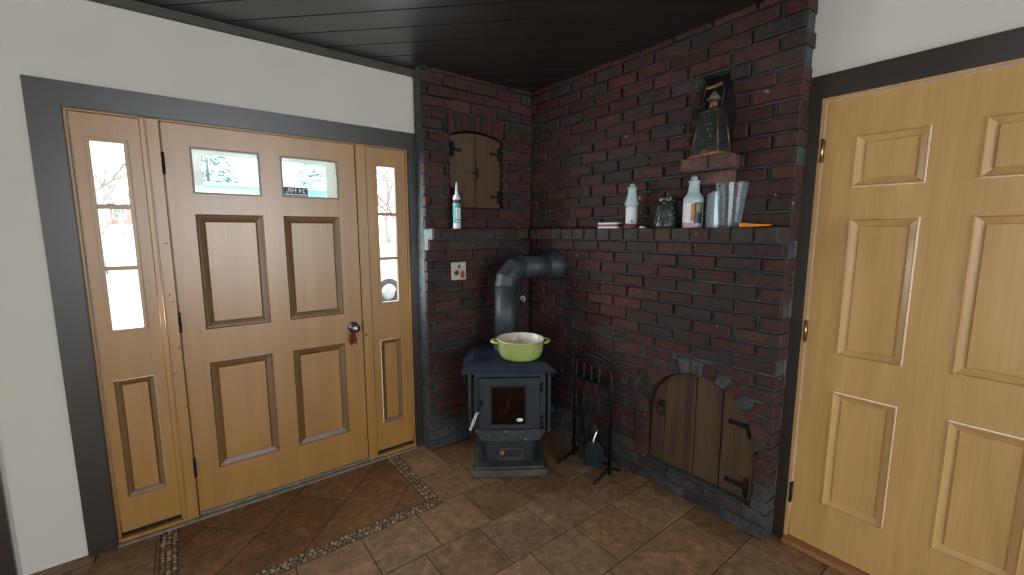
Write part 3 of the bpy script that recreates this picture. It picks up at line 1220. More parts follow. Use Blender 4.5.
# ------------------------------------------------------------------ little cupboard
t = thing('wall_cupboard', 'small pine cupboard doors with black iron hinges set in the left brick wall', 'cupboard', (0, YB, 0))
mid = 1.668
for a, b, nm in ((DU0 + .008, mid - .002, 0), (mid + .002, DU1 - .012, 1)):
    ed = [a, a + (b - a) * .45, b] if nm == 0 else [a, b]
    lf = None
    for i in range(len(ed) - 1):
        a_, b_ = ed[i] + .0008, ed[i + 1] - .0008
        xs = [b_ - (b_ - a_) * k / 6 for k in range(7)]
        mb = MB()
        mb.prism([(a_, 24 * P + .008), (b_, 24 * P + .008)] + [(x, cup_top(x) - .012) for x in xs], .022 + .002 * i, .055, .002)
        o = obj('door_leaf' if i == 0 else 'board', mb, 'pine', lf or t)
        if i == 0:
            lf = o
for z, x1, x0 in ((2.055, DU0 + .012, DU0 + .085), (1.755, DU0 + .012, DU0 + .085), (2.055, DU1 - .016, DU1 - .095), (1.755, DU1 - .016, DU1 - .095)):
    obj('strap_hinge', strap_hinge(z, x1, x0, .018), 'iron', t)
mb = MB()
mb.box(mid + .004, mid + .016, .012, .022, 1.87, 1.955, .002)
mb.tube([(mid + .010, .012, 1.915), (mid + .010, -.006, 1.915), (mid - .03, -.010, 1.912), (mid - .052, -.006, 1.912)], [.005, .005, .005, .006], 8)
obj('latch', mb, 'iron', t)

# wall plate
t = thing('wall_plate', 'cream picture tile with red and brown motif on the left brick wall', 'plate', (1.499, YB - .012, 1.240))
mb = MB()
mb.box(-.058, .058, 0, .012, -.062, .062, .005)
obj('plate', mb, 'tilecream', t)
mb = MB()
mb.box(.012, .042, -.0012, .0006, -.048, -.006, .0005)
mb.box(.020, .034, -.0012, .0006, -.006, .006, .0004)
obj('red_jar_motif', mb, 'redprint', t)
mb = MB()
for x, z, r_ in ((-.028, -.010, .013), (-.014, -.004, .012), (-.022, -.022, .010), (-.006, -.016, .009), (.002, .036, .009), (.0, .026, .009), (.006, .030, .007)):
    mb.prism([(x + r_ * math.cos(a), z + r_ * math.sin(a)) for a in [2 * PI * k / 10 for k in range(10)]], -.0009, .0006)
obj('brown_motif', mb, 'darkprint', t)

# screw eye in the corner
mb = MB()
mb.tube([(0, 0, 0), (0, -.018, 0)], .0035, 8)
mb.tube([(.018 * math.cos(a), -.022, .006 + .020 * math.sin(a)) for a in [(-.4 + 1.35 * k / 12) * PI for k in range(13)]], .006, 8)
tag(obj('wall_hook', mb, 'label', loc=(2.06, YB + .004, .985)), 'small white hook on the bricks behind the stove pipe', 'hook')

# ------------------------------------------------------------------ wood stove
SA = math.atan2(-.575, .818)
S0 = Vector((1.500, 1.950, 0))
stv = thing('wood_stove', 'black freestanding wood stove with a glass door in the brick corner', 'stove', S0, SA)
mb = MB()
mb.box(-.232, .232, -.004, .46, 0, .046, .006)
mb.prism([(-.219, .047), (.219, .047), (.205, .060), (-.205, .060)], .012, .45, .003)
obj('base_plate', mb, 'dusty', stv)
mb = MB()
mb.box(-.178, .178, .16, .42, .055, .262, .004)
obj('pedestal', mb, 'stove', stv)
mb = MB()
mb.box(-.150, .152, .078, .165, .060, .215, .004)
dr = obj('ash_drawer', mb, 'stove', stv)
mb = MB()
mb.slab((-.070, .080, .080, .146), [(-.066, .076, .084, .142)], .0745, .0785)
obj('plate_rim', mb, 'dustyrim', dr)
mb = MB()
mb.box(-.066, .076, .0762, .079, .084, .142)
obj('rating_plate', mb, 'labelblk', dr)
mb = MB()
mb.box(-.058, -.036, .0745, .077, .106, .132, .001)
obj('orange_mark', mb, 'labelor', dr)
mb = MB()
for k in range(3):
    mb.box(-.024, .066, .0752, .077, .094 + k * .016, .099 + k * .016)
obj('plate_lines', mb, 'stove', dr)
# ash lip
mb = MB()
mb.prism([(-.214, .298), (.212, .298), (.183, .226), (-.180, .228)], .016, .10, .004, tone=(.032, .034, .032))
obj('ash_lip', mb, 'ash', stv)
# firebox with opening
GX0, GX1, GZ0, GZ1 = -.121, .100, .320, .573
mb = MB()
mb.slab((-.222, .224, .245, .664), [(GX0 - .03, GX1 + .03, GZ0 - .02, GZ1 + .02)], .065, .46)
mb.box(-.222, .224, .455, .47, .245, .664)
obj('firebox', mb, 'stove', stv, .004)
mb = MB()
mb.slab((GX0 - .035, GX1 + .035, GZ0 - .025, GZ1 + .025), [(GX0 - .028, GX1 + .028, GZ0 - .018, GZ1 + .018)], .07, .40)
mb.box(GX0 - .03, GX1 + .03, .38, .40, GZ0 - .02, GZ1 + .02)
obj('fire_lining', mb, 'firebrick', stv)
mb = MB()
mb.tube([(-.03, .20, .325), (.0, .22, .40), (.028, .26, .50)], [.012, .014, .009], 8)
mb.tube([(-.07, .24, .325), (.05, .30, .34)], [.02, .018], 8)
obj('kindling', mb, 'log', stv)
for s_ in (-1, 1):
    mb = MB()
    mb.box(min(s_ * .236, s_ * .258), max(s_ * .236, s_ * .258), .07, .47, .255, .672, .004)
    mb.box(min(s_ * .215, s_ * .240), max(s_ * .215, s_ * .240), .11, .43, .30, .60)
    obj('side_shield', mb, 'stove', stv)
# door
mb = MB()
mb.slab((-.191, .186, .285, .622), [(GX0, GX1, GZ0, GZ1)], .036, .066)
dd = obj('stove_door', mb, 'stove', stv, .005)
mb = MB()
mb.slab((GX0 - .006, GX1 + .006, GZ0 - .006, GZ1 + .006), [(GX0 + .008, GX1 - .008, GZ0 + .008, GZ1 - .008)], .040, .060)
obj('glass_gasket', mb, 'black', dd)
mb = MB()
mb.box(GX0, GX1, .050, .054, GZ0, GZ1)
obj('door_glass', mb, 'smoked' if 'smoked' in MAT else 'stoveglass', dd)
mb = MB()
mb.prism([(.062 + .020 * math.cos(a), .349 + .012 * math.sin(a)) for a in [2 * PI * k / 18 for k in range(18)]], .0485, .0505)
obj('oval_label', mb, 'label', dd)
mb = MB()
mb.box(-.19, -.165, .02, .04, .455, .49, .004)
mb.tube([(-.178, .024, .474), (-.186, .0, .460), (-.200, -.004, .42)], [.007, .007, .006], 8)
hd = obj('door_handle', mb, 'iron', dd)
mb = MB()
p0, p1 = Vector((-.198, -.004, .425)), Vector((-.240, -.010, .318))
hel = []
for k in range(140):
    q = p0.lerp(p1, k / 139)
    a = k / 139 * 2 * PI * 13
    rr = .006 + .006 * math.sin(PI * min(1, k / 139 * 1.1))
    hel.append(q + Vector((math.cos(a) * rr, math.sin(a) * rr, 0)))
mb.tube(hel, .0034, 6)
mb.tube([p0, p1], .006, 8)
obj('coil_grip', mb, 'chrome', hd)
for z in (.345, .56):
    mb = MB()
    mb.tube([(.196, .045, z - .025), (.196, .045, z + .025)], .009, 10)
    obj('door_hinge', mb, 'iron', stv)
# hood-shaped top
mb = MB()
T1, T2, T3 = .664, .682, .727
def rectv(x0, x1, y0, y1, z):
    return [mb.v((x0, y0, z)), mb.v((x1, y0, z)), mb.v((x1, y1, z)), mb.v((x0, y1, z))]
r0 = rectv(-.285, .280, .0, .50, T1)
r1 = rectv(-.292, .284, -.012, .51, T2 - .012)
r2 = rectv(-.288, .280, -.008, .506, T2 - .006)
r3 = rectv(-.222, .216, .016, .49, T3)
for A_, B_ in ((r0, r1), (r1, r2), (r2, r3)):
    for k in range(4):
        mb.face([A_[k], A_[(k + 1) % 4], B_[(k + 1) % 4], B_[k]])
mb.face(r3)
mb.face(r0[::-1])
tp = obj('stove_top', mb, 'stovetop', stv, .002)
mb = MB()
mb.box(-.205, -.105, .045, .255, T3 - .004, T3 + .0025, .001)
obj('warming_plate', mb, 'stovetop', tp)
mb = MB()
mb.box(-.10, .205, .045, .255, T3 - .004, T3 + .002, .001)
obj('cooking_plate', mb, 'stovetop', tp)

# stove pipe (world axes: up, then level into the right brick wall)
PX, PY = 1.692, 2.244
pr, ph = .074, 1.268
t = thing('stove_pipe', 'black stove pipe bending from the stove into the right brick wall', 'pipe', (PX, PY, T3 + .0005))
zb = ph - T3
mb = MB()
mb.tube([(0, 0, .001), (0, 0, zb - .112)], pr, 36, True)
obj('vertical_pipe', mb, 'pipe', t)
mb = MB()
mb.lathe([(pr + .012, .0), (pr + .012, .020), (pr + .001, .022)], 36)
obj('flue_collar', mb, 'pipe', t)
mb = MB()
Re = .112
ptsE = [Vector((Re - Re * math.cos(a), 0, zb - Re + Re * math.sin(a))) for a in (0, PI / 2)]
gore = [0, 30, 60, 90]
prev = None
# mitred gores: straight pieces joined on 22-degree planes
cuts_ = [0, 25, 65, 90]
ring = []
for a_ in cuts_:
    a = math.radians(a_)
    c = Vector((Re - Re * math.cos(a), 0, zb - Re + Re * math.sin(a)))
    nrm = Vector((math.cos(a), 0, -math.sin(a)))     # outward radial in the bend plane
    ring.append([mb.v(c - nrm * pr * 1.03 * math.cos(2 * PI * k / 36) + Vector((0, 1, 0)) * pr * 1.03 * math.sin(2 * PI * k / 36)) for k in range(36)])
for i in range(3):
    for k in range(36):
        mb.face([ring[i][k], ring[i][(k + 1) % 36], ring[i + 1][(k + 1) % 36], ring[i + 1][k]], 0, None, True)
el = obj('elbow', mb, 'pipe', t)
md = el.modifiers.new('split', 'EDGE_SPLIT')
md.split_angle = math.radians(18)
mb = MB()
for a_ in cuts_:
    a = math.radians(a_)
    c = Vector((Re - Re * math.cos(a), 0, zb - Re + Re * math.sin(a)))
    nrm = Vector((math.cos(a), 0, -math.sin(a)))
    mb.tube([c - nrm * pr * 1.03 * math.cos(2 * PI * k / 36) + Vector((0, 1, 0)) * pr * 1.03 * math.sin(2 * PI * k / 36) for k in range(36)], .0022, 6, closed=True)
obj('elbow_seam', mb, 'black', el)
LX = XC - PX
mb = MB()
mb.tube([(Re, 0, zb), (LX + .03, 0, zb)], pr, 36, True)
obj('level_pipe', mb, 'pipe', t)
mb = MB()
mb.lathe([(pr + .001, 0), (pr + .010, .012), (pr + .034, .070), (pr + .037, .088), (pr + .037, .097)], 36)
mb.xform(Matrix.Translation((LX - .102, 0, zb)) @ Matrix.Rotation(PI / 2, 4, 'Y'))
obj('thimble_collar', mb, 'pipe', t)

# ------------------------------------------------------------------ dutch oven on the stove
t = thing('cooking_pot', 'lime green enamelled pot without lid on the stove top', 'pot', (1.628, 2.0115, T3 + .0026), SA)
PS = 1.03
mb = MB()
mb.lathe([(0, 0), (.096, 0), (.112, .004), (.127, .018), (.137, .055), (.143, .112), (.1445, .116)], 56)
obj('pot_body', mb, 'lime', t, fix=False)
mb = MB()
mb.lathe([(.1445, .116), (.142, .1195), (.138, .117), (.133, .070), (.124, .020), (.112, .010), (0, .009)], 56)
obj('pot_interior', mb, 'cream', t, fix=False)
for s_ in (-1, 1):
    mb = MB()
    pts = []
    for k in range(15):
        a = -PI / 2 + PI * k / 14
        pts.append((s_ * (.139 + .036 * math.cos(a)), .046 * math.sin(a), .100 + .003 * math.cos(a)))
    mb.tube(pts, [.0085] * 15, 10)
    obj('handle', mb, 'lime', t)
t.scale = (PS, PS, PS)

# ------------------------------------------------------------------ fireplace tools
TX, TY0, TY1 = 1.985, 1.876, 1.578
t = thing('tool_stand', 'black arched iron fireplace tool stand beside the stove', 'stand', (TX, 0, 0))
for y in (TY0, TY1):
    mb = MB()
    mb.tube([(0, y, .02), (0, y, .60), (0, y, .685)], .013, 10)
    obj('upright', mb, 'iron', t)
    mb = MB()
    mb.tube([(-.135, y, .008), (-.10, y, .010), (-.06, y, .030), (0, y, .052), (.05, y, .034), (.09, y, .010), (.11, y, .008)], .0095, 8)
    obj('foot', mb, 'iron', t)
mb = MB()
arc = [(0, (TY0 + TY1) / 2 + (TY0 - TY1) / 2 * math.cos(a), .685 + .050 * math.sin(a)) for a in [PI * k / 20 for k in range(21)]]
mb.tube(arc, .013, 10)
obj('arch', mb, 'iron', t)
mb = MB()
mb.box(-.006, .006, TY1, TY0, .572, .604, .002)
obj('hook_bar', mb, 'iron', t)
for k in range(4):
    y = TY0 - .045 - k * .062
    mb = MB()
    mb.tube([(-.004, y, .585), (-.022, y, .578), (-.030, y, .590), (-.031, y, .602)], .0035, 6)
    obj('hook', mb, 'iron', t)
mb = MB()
mb.box(-.008, .008, TY1, TY0, .066, .084, .002)
obj('lower_bar', mb, 'iron', t)


def tool(name, label, k, build):
    y = TY0 - .045 - k * .062
    t = thing(name, label, name.split('_')[-1], (TX - .036, y, 0), group='tools hanging on the fireplace stand')
    mb = MB()
    mb.tube([(0, 0, .20), (0, 0, .585)], .0052, 8)
    obj('shaft', mb, 'iron', t)
    mb = MB()
    mb.lathe([(.0, .585), (.009, .587), (.013, .605), (.009, .62), (.013, .66), (.011, .685), (.005, .694), (0, .696)], 12)
    obj('handle', mb, 'iron', t)
    build(t)
    return t


def b_poker(t):
    mb = MB()
    mb.tube([(0, 0, .21), (0, 0, .12), (0, 0, .06)], [.0052, .0052, .002], 8)
    mb.tube([(0, 0, .14), (-.02, .012, .135), (-.034, .018, .155)], [.005, .004, .002], 8)
    obj('hooked_tip', mb, 'iron', t)


def b_brush(t):
    mb = MB()
    mb.lathe([(.0, .21), (.014, .20), (.017, .165), (.016, .160)], 16, sx=1, sy=1.0)
    obj('ferrule', mb, 'iron', t)
    mb = MB()
    mb.lathe([(.015, .165), (.024, .12), (.029, .07), (.026, .062), (0, .064)], 20, sx=.8, sy=.95)
    obj('bristles', mb, 'bristle', t)


def b_tongs(t):
    for s_ in (-1, 1):
        mb = MB()
        mb.tube([(0, 0, .28), (0, s_ * .010, .24), (0, s_ * .014, .14), (0, s_ * .006, .06)], [.005, .005, .0045, .005], 8)
        obj('jaw', mb, 'iron', t)


def b_shovel(t):
    mb = MB()
    n = 10
    prof = []
    W2 = .056
    for k in range(n + 1):
        a = PI * k / n
        prof.append((W2 * math.cos(a), .185 + .045 * math.sin(a)))
    poly = [(-W2 * 1.02, .062), (W2 * 1.02, .062)] + prof
    mb.prism(poly, -.004, .001, .0015)
    mb.box(-W2 * 1.02, -W2 * 1.02 + .004, -.018, .0, .064, .185, .001)
    mb.box(W2 * 1.02 - .004, W2 * 1.02, -.018, .0, .064, .185, .001)
    mb.xform(Matrix.Translation((-.036, -.004, 0)) @ Matrix.Rotation(ROT + math.radians(28), 4, 'Z'))
    obj('blade', mb, 'shovel', t)
    mb = MB()
    mb.tube([(-.001, 0, .31), (-.016, 0, .27), (-.036, 0, .235), (-.040, 0, .17)], [.006, .008, .008, .004], 8)
    obj('socket', mb, 'chrome', t)


tool('fire_poker', 'black hooked poker, leftmost tool on the stand', 0, b_poker)
tool('hearth_brush', 'black hearth brush hanging between the poker and the shovel', 1, b_brush)
tool('fire_tongs', 'black fire tongs hanging between the hearth brush and the shovel', 2, b_tongs)
tool('ash_shovel', 'ash shovel with rounded teal-black blade, rightmost tool on the stand', 3, b_shovel)

# ------------------------------------------------------------------ things on the mantel
ZL = 22 * P
t = thing('caulk_tube', 'white and teal caulk tube with a nozzle standing on the left ledge', 'caulk tube', (1.452, 2.462, ZL))
mb = MB()
mb.lathe([(0, 0), (.0245, 0), (.0255, .004), (.0255, .195), (.0245, .199), (.0, .2)], 28)
obj('tube', mb, 'label', t)
mb = MB()
mb.lathe([(.0258, .035), (.0260, .036), (.0260, .155), (.0258, .156)], 28)
lb = obj('teal_label', mb, 'teal', t)
mb = MB()
mb.box(-.020, .012, -.0268, -.020, .06, .135, .001)
mb.box(-.018, .016, -.0268, -.020, .042, .05, .001)
obj('white_print', mb, 'label', lb)
mb = MB()
mb.lathe([(.0262, .160), (.0264, .161), (.0264, .186), (.0262, .187)], 28)
obj('dark_band', mb, 'labelblk', t)
mb = MB()
mb.lathe([(.021, .199), (.021, .215), (.012, .218), (.0105, .222), (.004, .300), (.0025, .301), (0, .301)], 20)
obj('nozzle', mb, 'label', t)

t = thing('striped_box', 'flat white and dark red striped box at the left end of the mantel', 'box', (2.066, 1.69, ZL), -PI / 2 + .06)
mb = MB()
mb.box(-.068, .068, -.030, .030, .008, .026, .001)
obj('box_middle', mb, 'maroon', t)
mb = MB()
mb.box(-.07, .07, -.032, .032, 0, .009, .002)
obj('box_bottom', mb, 'label', t)
mb = MB()
mb.box(-.07, .07, -.032, .032, .025, .034, .002)
obj('box_lid', mb, 'label', t)


def bottle(name, label, loc, rz, h, rb, rs, rbody, rneck, liquid, labels):
    t = thing(name, label, 'bottle', loc, rz)
    k = h / .253
    prof = [(0, 0), (rb * .96, 0), (rb, .004), (rb, .016 * k), (rbody, .024 * k), (rbody, .128 * k), (rs, .132 * k), (rs, .142 * k), (rs * .92, .152 * k),
            (rneck * 1.28, .168 * k), (rneck * 1.18, .174 * k), (rneck * 1.02, .20 * k), (rneck * .92, .225 * k), (rneck * .94, .232 * k), (rneck * .60, .236 * k), (rneck * .56, .251 * k), (rneck * .3, .2535 * k), (0, .2535 * k)]
    mis = [1 if p[1] < .018 * k else 0 for p in prof[:-1]]
    mb = MB()
    mb.lathe(prof, 32, mis=mis)
    obj('bottle_body', mb, ['hdpe', liquid], t)
    mb = MB()
    mb.lathe([(rneck * 1.0, .224 * k), (rneck * 1.12, .226 * k), (rneck * 1.12, .231 * k), (rneck * 1.0, .233 * k)], 24)
    obj('neck_ring', mb, 'hdpe', t)
    for nm, m_, a0, a1, z0, z1 in labels:
        mb = MB()
        n = 10
        r_ = rbody + .0008
        lo = [mb.v((r_ * math.cos(math.radians(a0 + (a1 - a0) * i / n)), r_ * math.sin(math.radians(a0 + (a1 - a0) * i / n)), z0 * k)) for i in range(n + 1)]
        hi = [mb.v((r_ * math.cos(math.radians(a0 + (a1 - a0) * i / n)), r_ * math.sin(math.radians(a0 + (a1 - a0) * i / n)), z1 * k)) for i in range(n + 1)]
        for i in range(n):
            mb.face([lo[i], lo[i + 1], hi[i + 1], hi[i]])
        so = obj(nm, mb, m_, t)
        md = so.modifiers.new('solid', 'SOLIDIFY')
        md.thickness = .0005
        md.offset = 1
    return t


# local -y faces the viewer after turning
VA1 = math.atan2(-1.545, -2.085)
bottle('spray_bottle', 'milky spray bottle with a maroon base, left of the dark mosaic jar', (2.078, 1.548, ZL), VA1, .252, .0415, .040, .0325, .024, 'maroon',
       [('back_label', 'label', -75, 60, .032, .118), ('dark_mark', 'labelblk', -2, 14, .034, .046)])
VA2 = math.atan2(-1.17, -2.085)
bottle('spray_bottle', 'milky spray bottle with an orange and black label, right of the dark mosaic jar', (2.078, 1.172, ZL), VA2, .255, .0475, .0485, .0475, .025, 'pinkish',
       [('white_label', 'label', -80, -12, .026, .122), ('orange_stripe', 'labelor', -10, 8, .034, .118), ('black_label', 'labelblk', 8, 62, .022, .124)])
bpy.data.objects  # second bottle gets its yellow picture
b2 = [o for o in COL.objects if o.name.startswith('black_label')][0]
mb = MB()
r_ = .0482
n = 6
lo = [mb.v((r_ * math.cos(math.radians(20 + 32 * i / n)), r_ * math.sin(math.radians(20 + 32 * i / n)), .075)) for i in range(n + 1)]
hi = [mb.v((r_ * math.cos(math.radians(20 + 32 * i / n)), r_ * math.sin(math.radians(20 + 32 * i / n)), .118)) for i in range(n + 1)]
for i in range(n):
    mb.face([lo[i], lo[i + 1], hi[i + 1], hi[i]])
o = obj('yellow_picture', mb, 'labelye', b2)
md = o.modifiers.new('solid', 'SOLIDIFY')
md.thickness = .0006
md.offset = 1

t = thing('plaster_chip', 'tiny white plaster chip lying between the spray bottle and the jar', 'chip', (2.055, 1.452, ZL))
mb = MB()
mb.prism([(-.016, 0), (.018, 0), (.012, .006), (-.004, .011), (-.014, .008)], -.012, .012, .002)
mb.xform(Matrix.Rotation(ROT, 4, 'Z'))
obj('chip', mb, 'label', t)

t = thing('mosaic_jar', 'dark crackled mosaic glass jar with lid between the two spray bottles', 'jar', (2.082, 1.325, ZL))
mb = MB()
mb.lathe([(0, 0), (.058, 0), (.063, .006), (.063, .018), (.060, .040), (.052, .095), (.045, .132), (.040, .136), (.0, .137)], 40)
obj('jar_body', mb, 'jar', t)
mb = MB()
mb.lathe([(.0, .136), (.045, .136), (.048, .141), (.048, .158), (.044, .166), (.012, .170), (.008, .171), (.010, .180), (.006, .186), (0, .187)], 40)
obj('jar_lid', mb, 'jar', t)

t = thing('plastic_card_holder', 'frosted clear plastic card holder standing left of the clear vase', 'holder', (2.104, 1.086, ZL), math.radians(-122))
mb = MB()
mb.prism([(-.034, 0), (.038, 0), (.038, .172), (.030, .178), (-.034, .165)], -.012, .012, .002)
obj('holder_body', mb, 'frost', t)

t = thing('clear_vase', 'tall clear flared glass vase on the mantel near its right end', 'vase', (2.080, .985, ZL))
mb = MB()
prof = [(0, .003), (.044, .003), (.047, .0), (.048, .004), (.052, .05), (.060, .125), (.070, .205), (.0695, .2085), (.0665, .206), (.057, .125), (.049, .05), (.044, .012), (0, .012)]
mb.lathe(prof, 22, smooth=False)
obj('vase_body', mb, 'clear', t)

t = thing('orange_tool', 'small orange plastic tool lying flat beside the vase at the mantel end', 'tool', (2.060, .862, ZL), -PI / 2 + .12)
mb = MB()
mb.prism([(-.062, .001), (-.020, .001), (.062, .006), (.066, .012), (.02, .014), (-.05, .021), (-.064, .017)], -.010, .010, .002)
obj('tool_body', mb, 'orange', t)
mb = MB()
mb.tube([(-.030, -.011, .012), (-.030, .011, .012)], .0045, 10)
obj('rivet', mb, 'brass', t)

# ------------------------------------------------------------------ lantern on the bracket
LZ = 27 * P - .003
t = thing('metal_lantern', 'tapered copper and green-black metal lantern with a cone cap on the brick bracket', 'lantern', (2.092, 1.108, LZ + .0), ROT + math.radians(-14))
bw, bd, tw, td, hh = .082, .040, .052, .026, .215


def frustum(mb, w0, d0, w1, d1, z0, z1, mi=0):
    A = [mb.v((x * w0, y * d0, z0)) for x, y in ((-1, -1), (1, -1), (1, 1), (-1, 1))]
    B = [mb.v((x * w1, y * d1, z1)) for x, y in ((-1, -1), (1, -1), (1, 1), (-1, 1))]
    mb.face(A[::-1], mi)
    mb.face(B, mi)
    for k in range(4):
        mb.face([A[k], A[(k + 1) % 4], B[(k + 1) % 4], B[k]], mi)


mb = MB()
frustum(mb, bw + .010, bd + .010, bw + .010, bd + .010, 0, .008)
frustum(mb, bw + .005, bd + .005, bw + .005, bd + .005, .008, .013)
obj('base_tray', mb, 'copper', t)
mb = MB()
frustum(mb, bw, bd, tw, td, .012, hh)
obj('lantern_body', mb, 'patina', t)
mb = MB()
for sx in (-1, 1):
    for sy in (-1, 1):
        mb.tube([(sx * bw, sy * bd, .012), (sx * tw, sy * td, hh)], .0035, 6)
for sy in (-1, 1):
    mb.tube([(-bw, sy * bd, .014), (bw, sy * bd, .014)], .0035, 6)
    mb.tube([(-tw, sy * td, hh), (tw, sy * td, hh)], .003, 6)
obj('corner_wire', mb, 'copper', t)
mb = MB()
frustum(mb, tw + .004, td + .006, tw - .01, td - .004, hh, hh + .012)
obj('shoulder', mb, 'patina', t)
mb = MB()
frustum(mb, .026, .006, .018, .005, .015, hh * .92)
mb.xform(Matrix.Translation((.018, -.036, 0)) @ Matrix.Rotation(.09 * -1, 4, 'X'))
dm = obj('front_plate', mb, 'darkcopper', t)
mb = MB()
mb.lathe([(0, 0), (.021, 0), (.021, .045), (.0, .046)], 20, o=(0.006, 0, hh + .010))
obj('chimney', mb, 'copper', t)
mb = MB()
mb.lathe([(0, .0), (.032, .0), (.032, .003), (.016, .022), (.003, .040), (0, .042)], 24, o=(0.006, 0, hh + .053))
obj('cone_cap', mb, 'greymetal', t)
for x, z, r_ in ((.005, .025, .006), (.022, .022, .006), (.034, .09, .005), (-.01, .02, .005), (.012, .125, .005)):
    mb = MB()
    mb.lathe([(0, -r_), (r_ * .7, -r_ * .7), (r_, 0), (r_ * .7, r_ * .7), (0, r_)], 10, o=(x, -.047 + z * .08, z))
    obj('stud', mb, 'gold', t)
mb = MB()
mb.tube([(.034, -.034, .150), (.0, -.038, .152), (-.006, -.037, .148)], .0035, 6)
obj('bar', mb, 'copper', t)
mb = MB()
hz = hh + .02
pts = [(-.045, -.0, hz - .02), (-.058, 0, hz + .05), (-.05, 0, hz + .085), (-.045, 0, hz + .10)]
mb.tube(pts, .0025, 6)
obj('bail_wire', mb, 'darkcopper', t)
mb = MB()
mb.tube([(-p[0] + .004, p[1], p[2]) for p in pts], .0025, 6)
hn = obj('bail_wire', mb, 'darkcopper', t)
mb = MB()
hel = []
for k in range(90):
    u_ = k / 89
    hel.append((-.045 + .092 * u_, .006 * math.cos(k * .62), hz + .10 + .006 * math.sin(PI * u_) * -1 + .006 * math.sin(k * .62)))
mb.tube(hel, .003, 6)
obj('twisted_grip', mb, 'gold', hn)

# ------------------------------------------------------------------ outdoors
mb = MB()
NX, NY = 24, 26
gv = {}
for i in range(NX + 1):
    for j in range(NY + 1):
        x, y = -60 + 120 * i / NX, 2.9 + 80 * (j / NY) ** 1.6
        z = -.2 + (0 if y < 12 else min(2.5, (y - 12) * .05)) + R.uniform(-.02, .02)
        gv[i, j] = mb.v((x, y, z))
for i in range(NX):
    for j in range(NY):
        mb.face([gv[i, j], gv[i + 1, j], gv[i + 1, j + 1], gv[i, j + 1]], 0, None, True)
o = struct('ground_outside', mb, 'lawn', 'pale bright winter lawn outside the sidelights')

# storm door seen through the lites
t = thing('storm_door', 'white framed storm door outside the entry door lites', 'door', (0, 2.90, 0))
mb = MB()
mb.slab((-.06, .92, .0, 2.05), [(.105, .785, .75, 1.955)], 0, .035)
obj('storm_frame', mb, 'vinyl', t, .004)
mb = MB()
mb.slab((.09, .80, .73, 1.97), [(.125, .762, .765, 1.925)], -.008, .03)
obj('storm_sash', mb, 'vinyl', t, .003)
mb = MB()
mb.box(.115, .772, .012, .016, .755, 1.935)
obj('storm_pane', mb, 'stormglass', t)


def gable(name, label, x0, x1, y0, y1, z0, zw, zr, wm, rm, wins):
    t = thing(name, label, 'building', ((x0 + x1) / 2, y0, z0))
    hx = (x1 - x0) / 2
    mb = MB()
    mb.box(-hx, hx, 0, y1 - y0, 0, zw - z0)
    obj('walls', mb, wm, t)
    mb = MB()
    ym = (y1 - y0) / 2
    A = [mb.v((-hx - .4, -.4, zw - z0)), mb.v((hx + .4, -.4, zw - z0)), mb.v((hx + .4, y1 - y0 + .4, zw - z0)), mb.v((-hx - .4, y1 - y0 + .4, zw - z0))]
    B = [mb.v((-hx - .4, ym, zr - z0)), mb.v((hx + .4, ym, zr - z0))]
    mb.face([A[0], A[1], B[1], B[0]])
    mb.face([A[2], A[3], B[0], B[1]])
    mb.face([A[1], A[2], B[1]])
    mb.face([A[3], A[0], B[0]])
    mb.face(A[::-1])
    obj('roof', mb, rm, t)
    for wx, wz, ww, wh in wins:
        mb = MB()
        mb.slab((wx - ww / 2, wx + ww / 2, wz, wz + wh), [(wx - ww / 2 + .1, wx - .04, wz + .1, wz + wh / 2 - .04), (wx + .04, wx + ww / 2 - .1, wz + .1, wz + wh / 2 - .04),
                (wx - ww / 2 + .1, wx - .04, wz + wh / 2 + .04, wz + wh - .1), (wx + .04, wx + ww / 2 - .1, wz + wh / 2 + .04, wz + wh - .1)], -.06, .02)
        fw = obj('window_frame', mb, 'vinyl', t)
        mb = MB()
        mb.box(wx - ww / 2 + .08, wx + ww / 2 - .08, -.01, .02, wz + .08, wz + wh - .08)
        obj('window_glass', mb, 'winglass', fw)


gable('brick_house', 'red brick house far across the lawn seen through the left sidelight', -6.0, 4.0, 66, 76, 2.2, 4.6, 6.6, 'hbrick', 'shingle', [(-4.2, .7, 1.1, 1.2), (-1.0, .7, 1.4, 1.2)])
gable('blue_house', 'pale blue house left of the brick house, left sidelight', -10.4, -6.2, 57, 63, 2.0, 3.9, 5.2, 'hsiding', 'shingle', [(1.2, .6, .8, 1.0)])
gable('teal_garage', 'pale teal garage seen low in the top lites of the entry door', 0.2, 4.9, 14.5, 18.6, -.1, 2.75, 3.05, 'tealsiding', 'tealsiding', [(1.5, 1.3, .7, .8)])


def tree(name, label, x, y, z, h, seed, thick=.017):
    rr = random.Random(seed)
    mb = MB()

    def br(p, d, L, r, lev):
        n = 4
        pts = [p]
        q = p.copy()
        dd_ = d.copy()
        for k in range(n):
            dd_ = (dd_ + Vector((rr.uniform(-.16, .16), rr.uniform(-.16, .16), rr.uniform(-.03, .12)))).normalized()
            q = q + dd_ * (L / n)
            pts.append(q.copy())
        mb.tube(pts, [r * (1 - .55 * k / n) for k in range(n + 1)], 7 if lev < 2 else 4, lev == 0)
        if lev < 4:
            for k in range(3 if lev else 5):
                i = rr.choice((2, 3, 4)) if lev else rr.choice((2, 3, 3, 4, 4))
                a = rr.uniform(0, 2 * PI)
                side = Vector((math.cos(a), math.sin(a), rr.uniform(.15, .9))).normalized()
                nd = (dd_ * .45 + side * .8).normalized()
                br(pts[i], nd, L * rr.uniform(.55, .78), r * .48, lev + 1)
    br(Vector((0, 0, -.1)), Vector((0, 0, 1)), h * .30, h * thick, 0)
    o = obj(name, mb, 'bark', loc=(x, y, z))
    tag(o, label, 'tree')


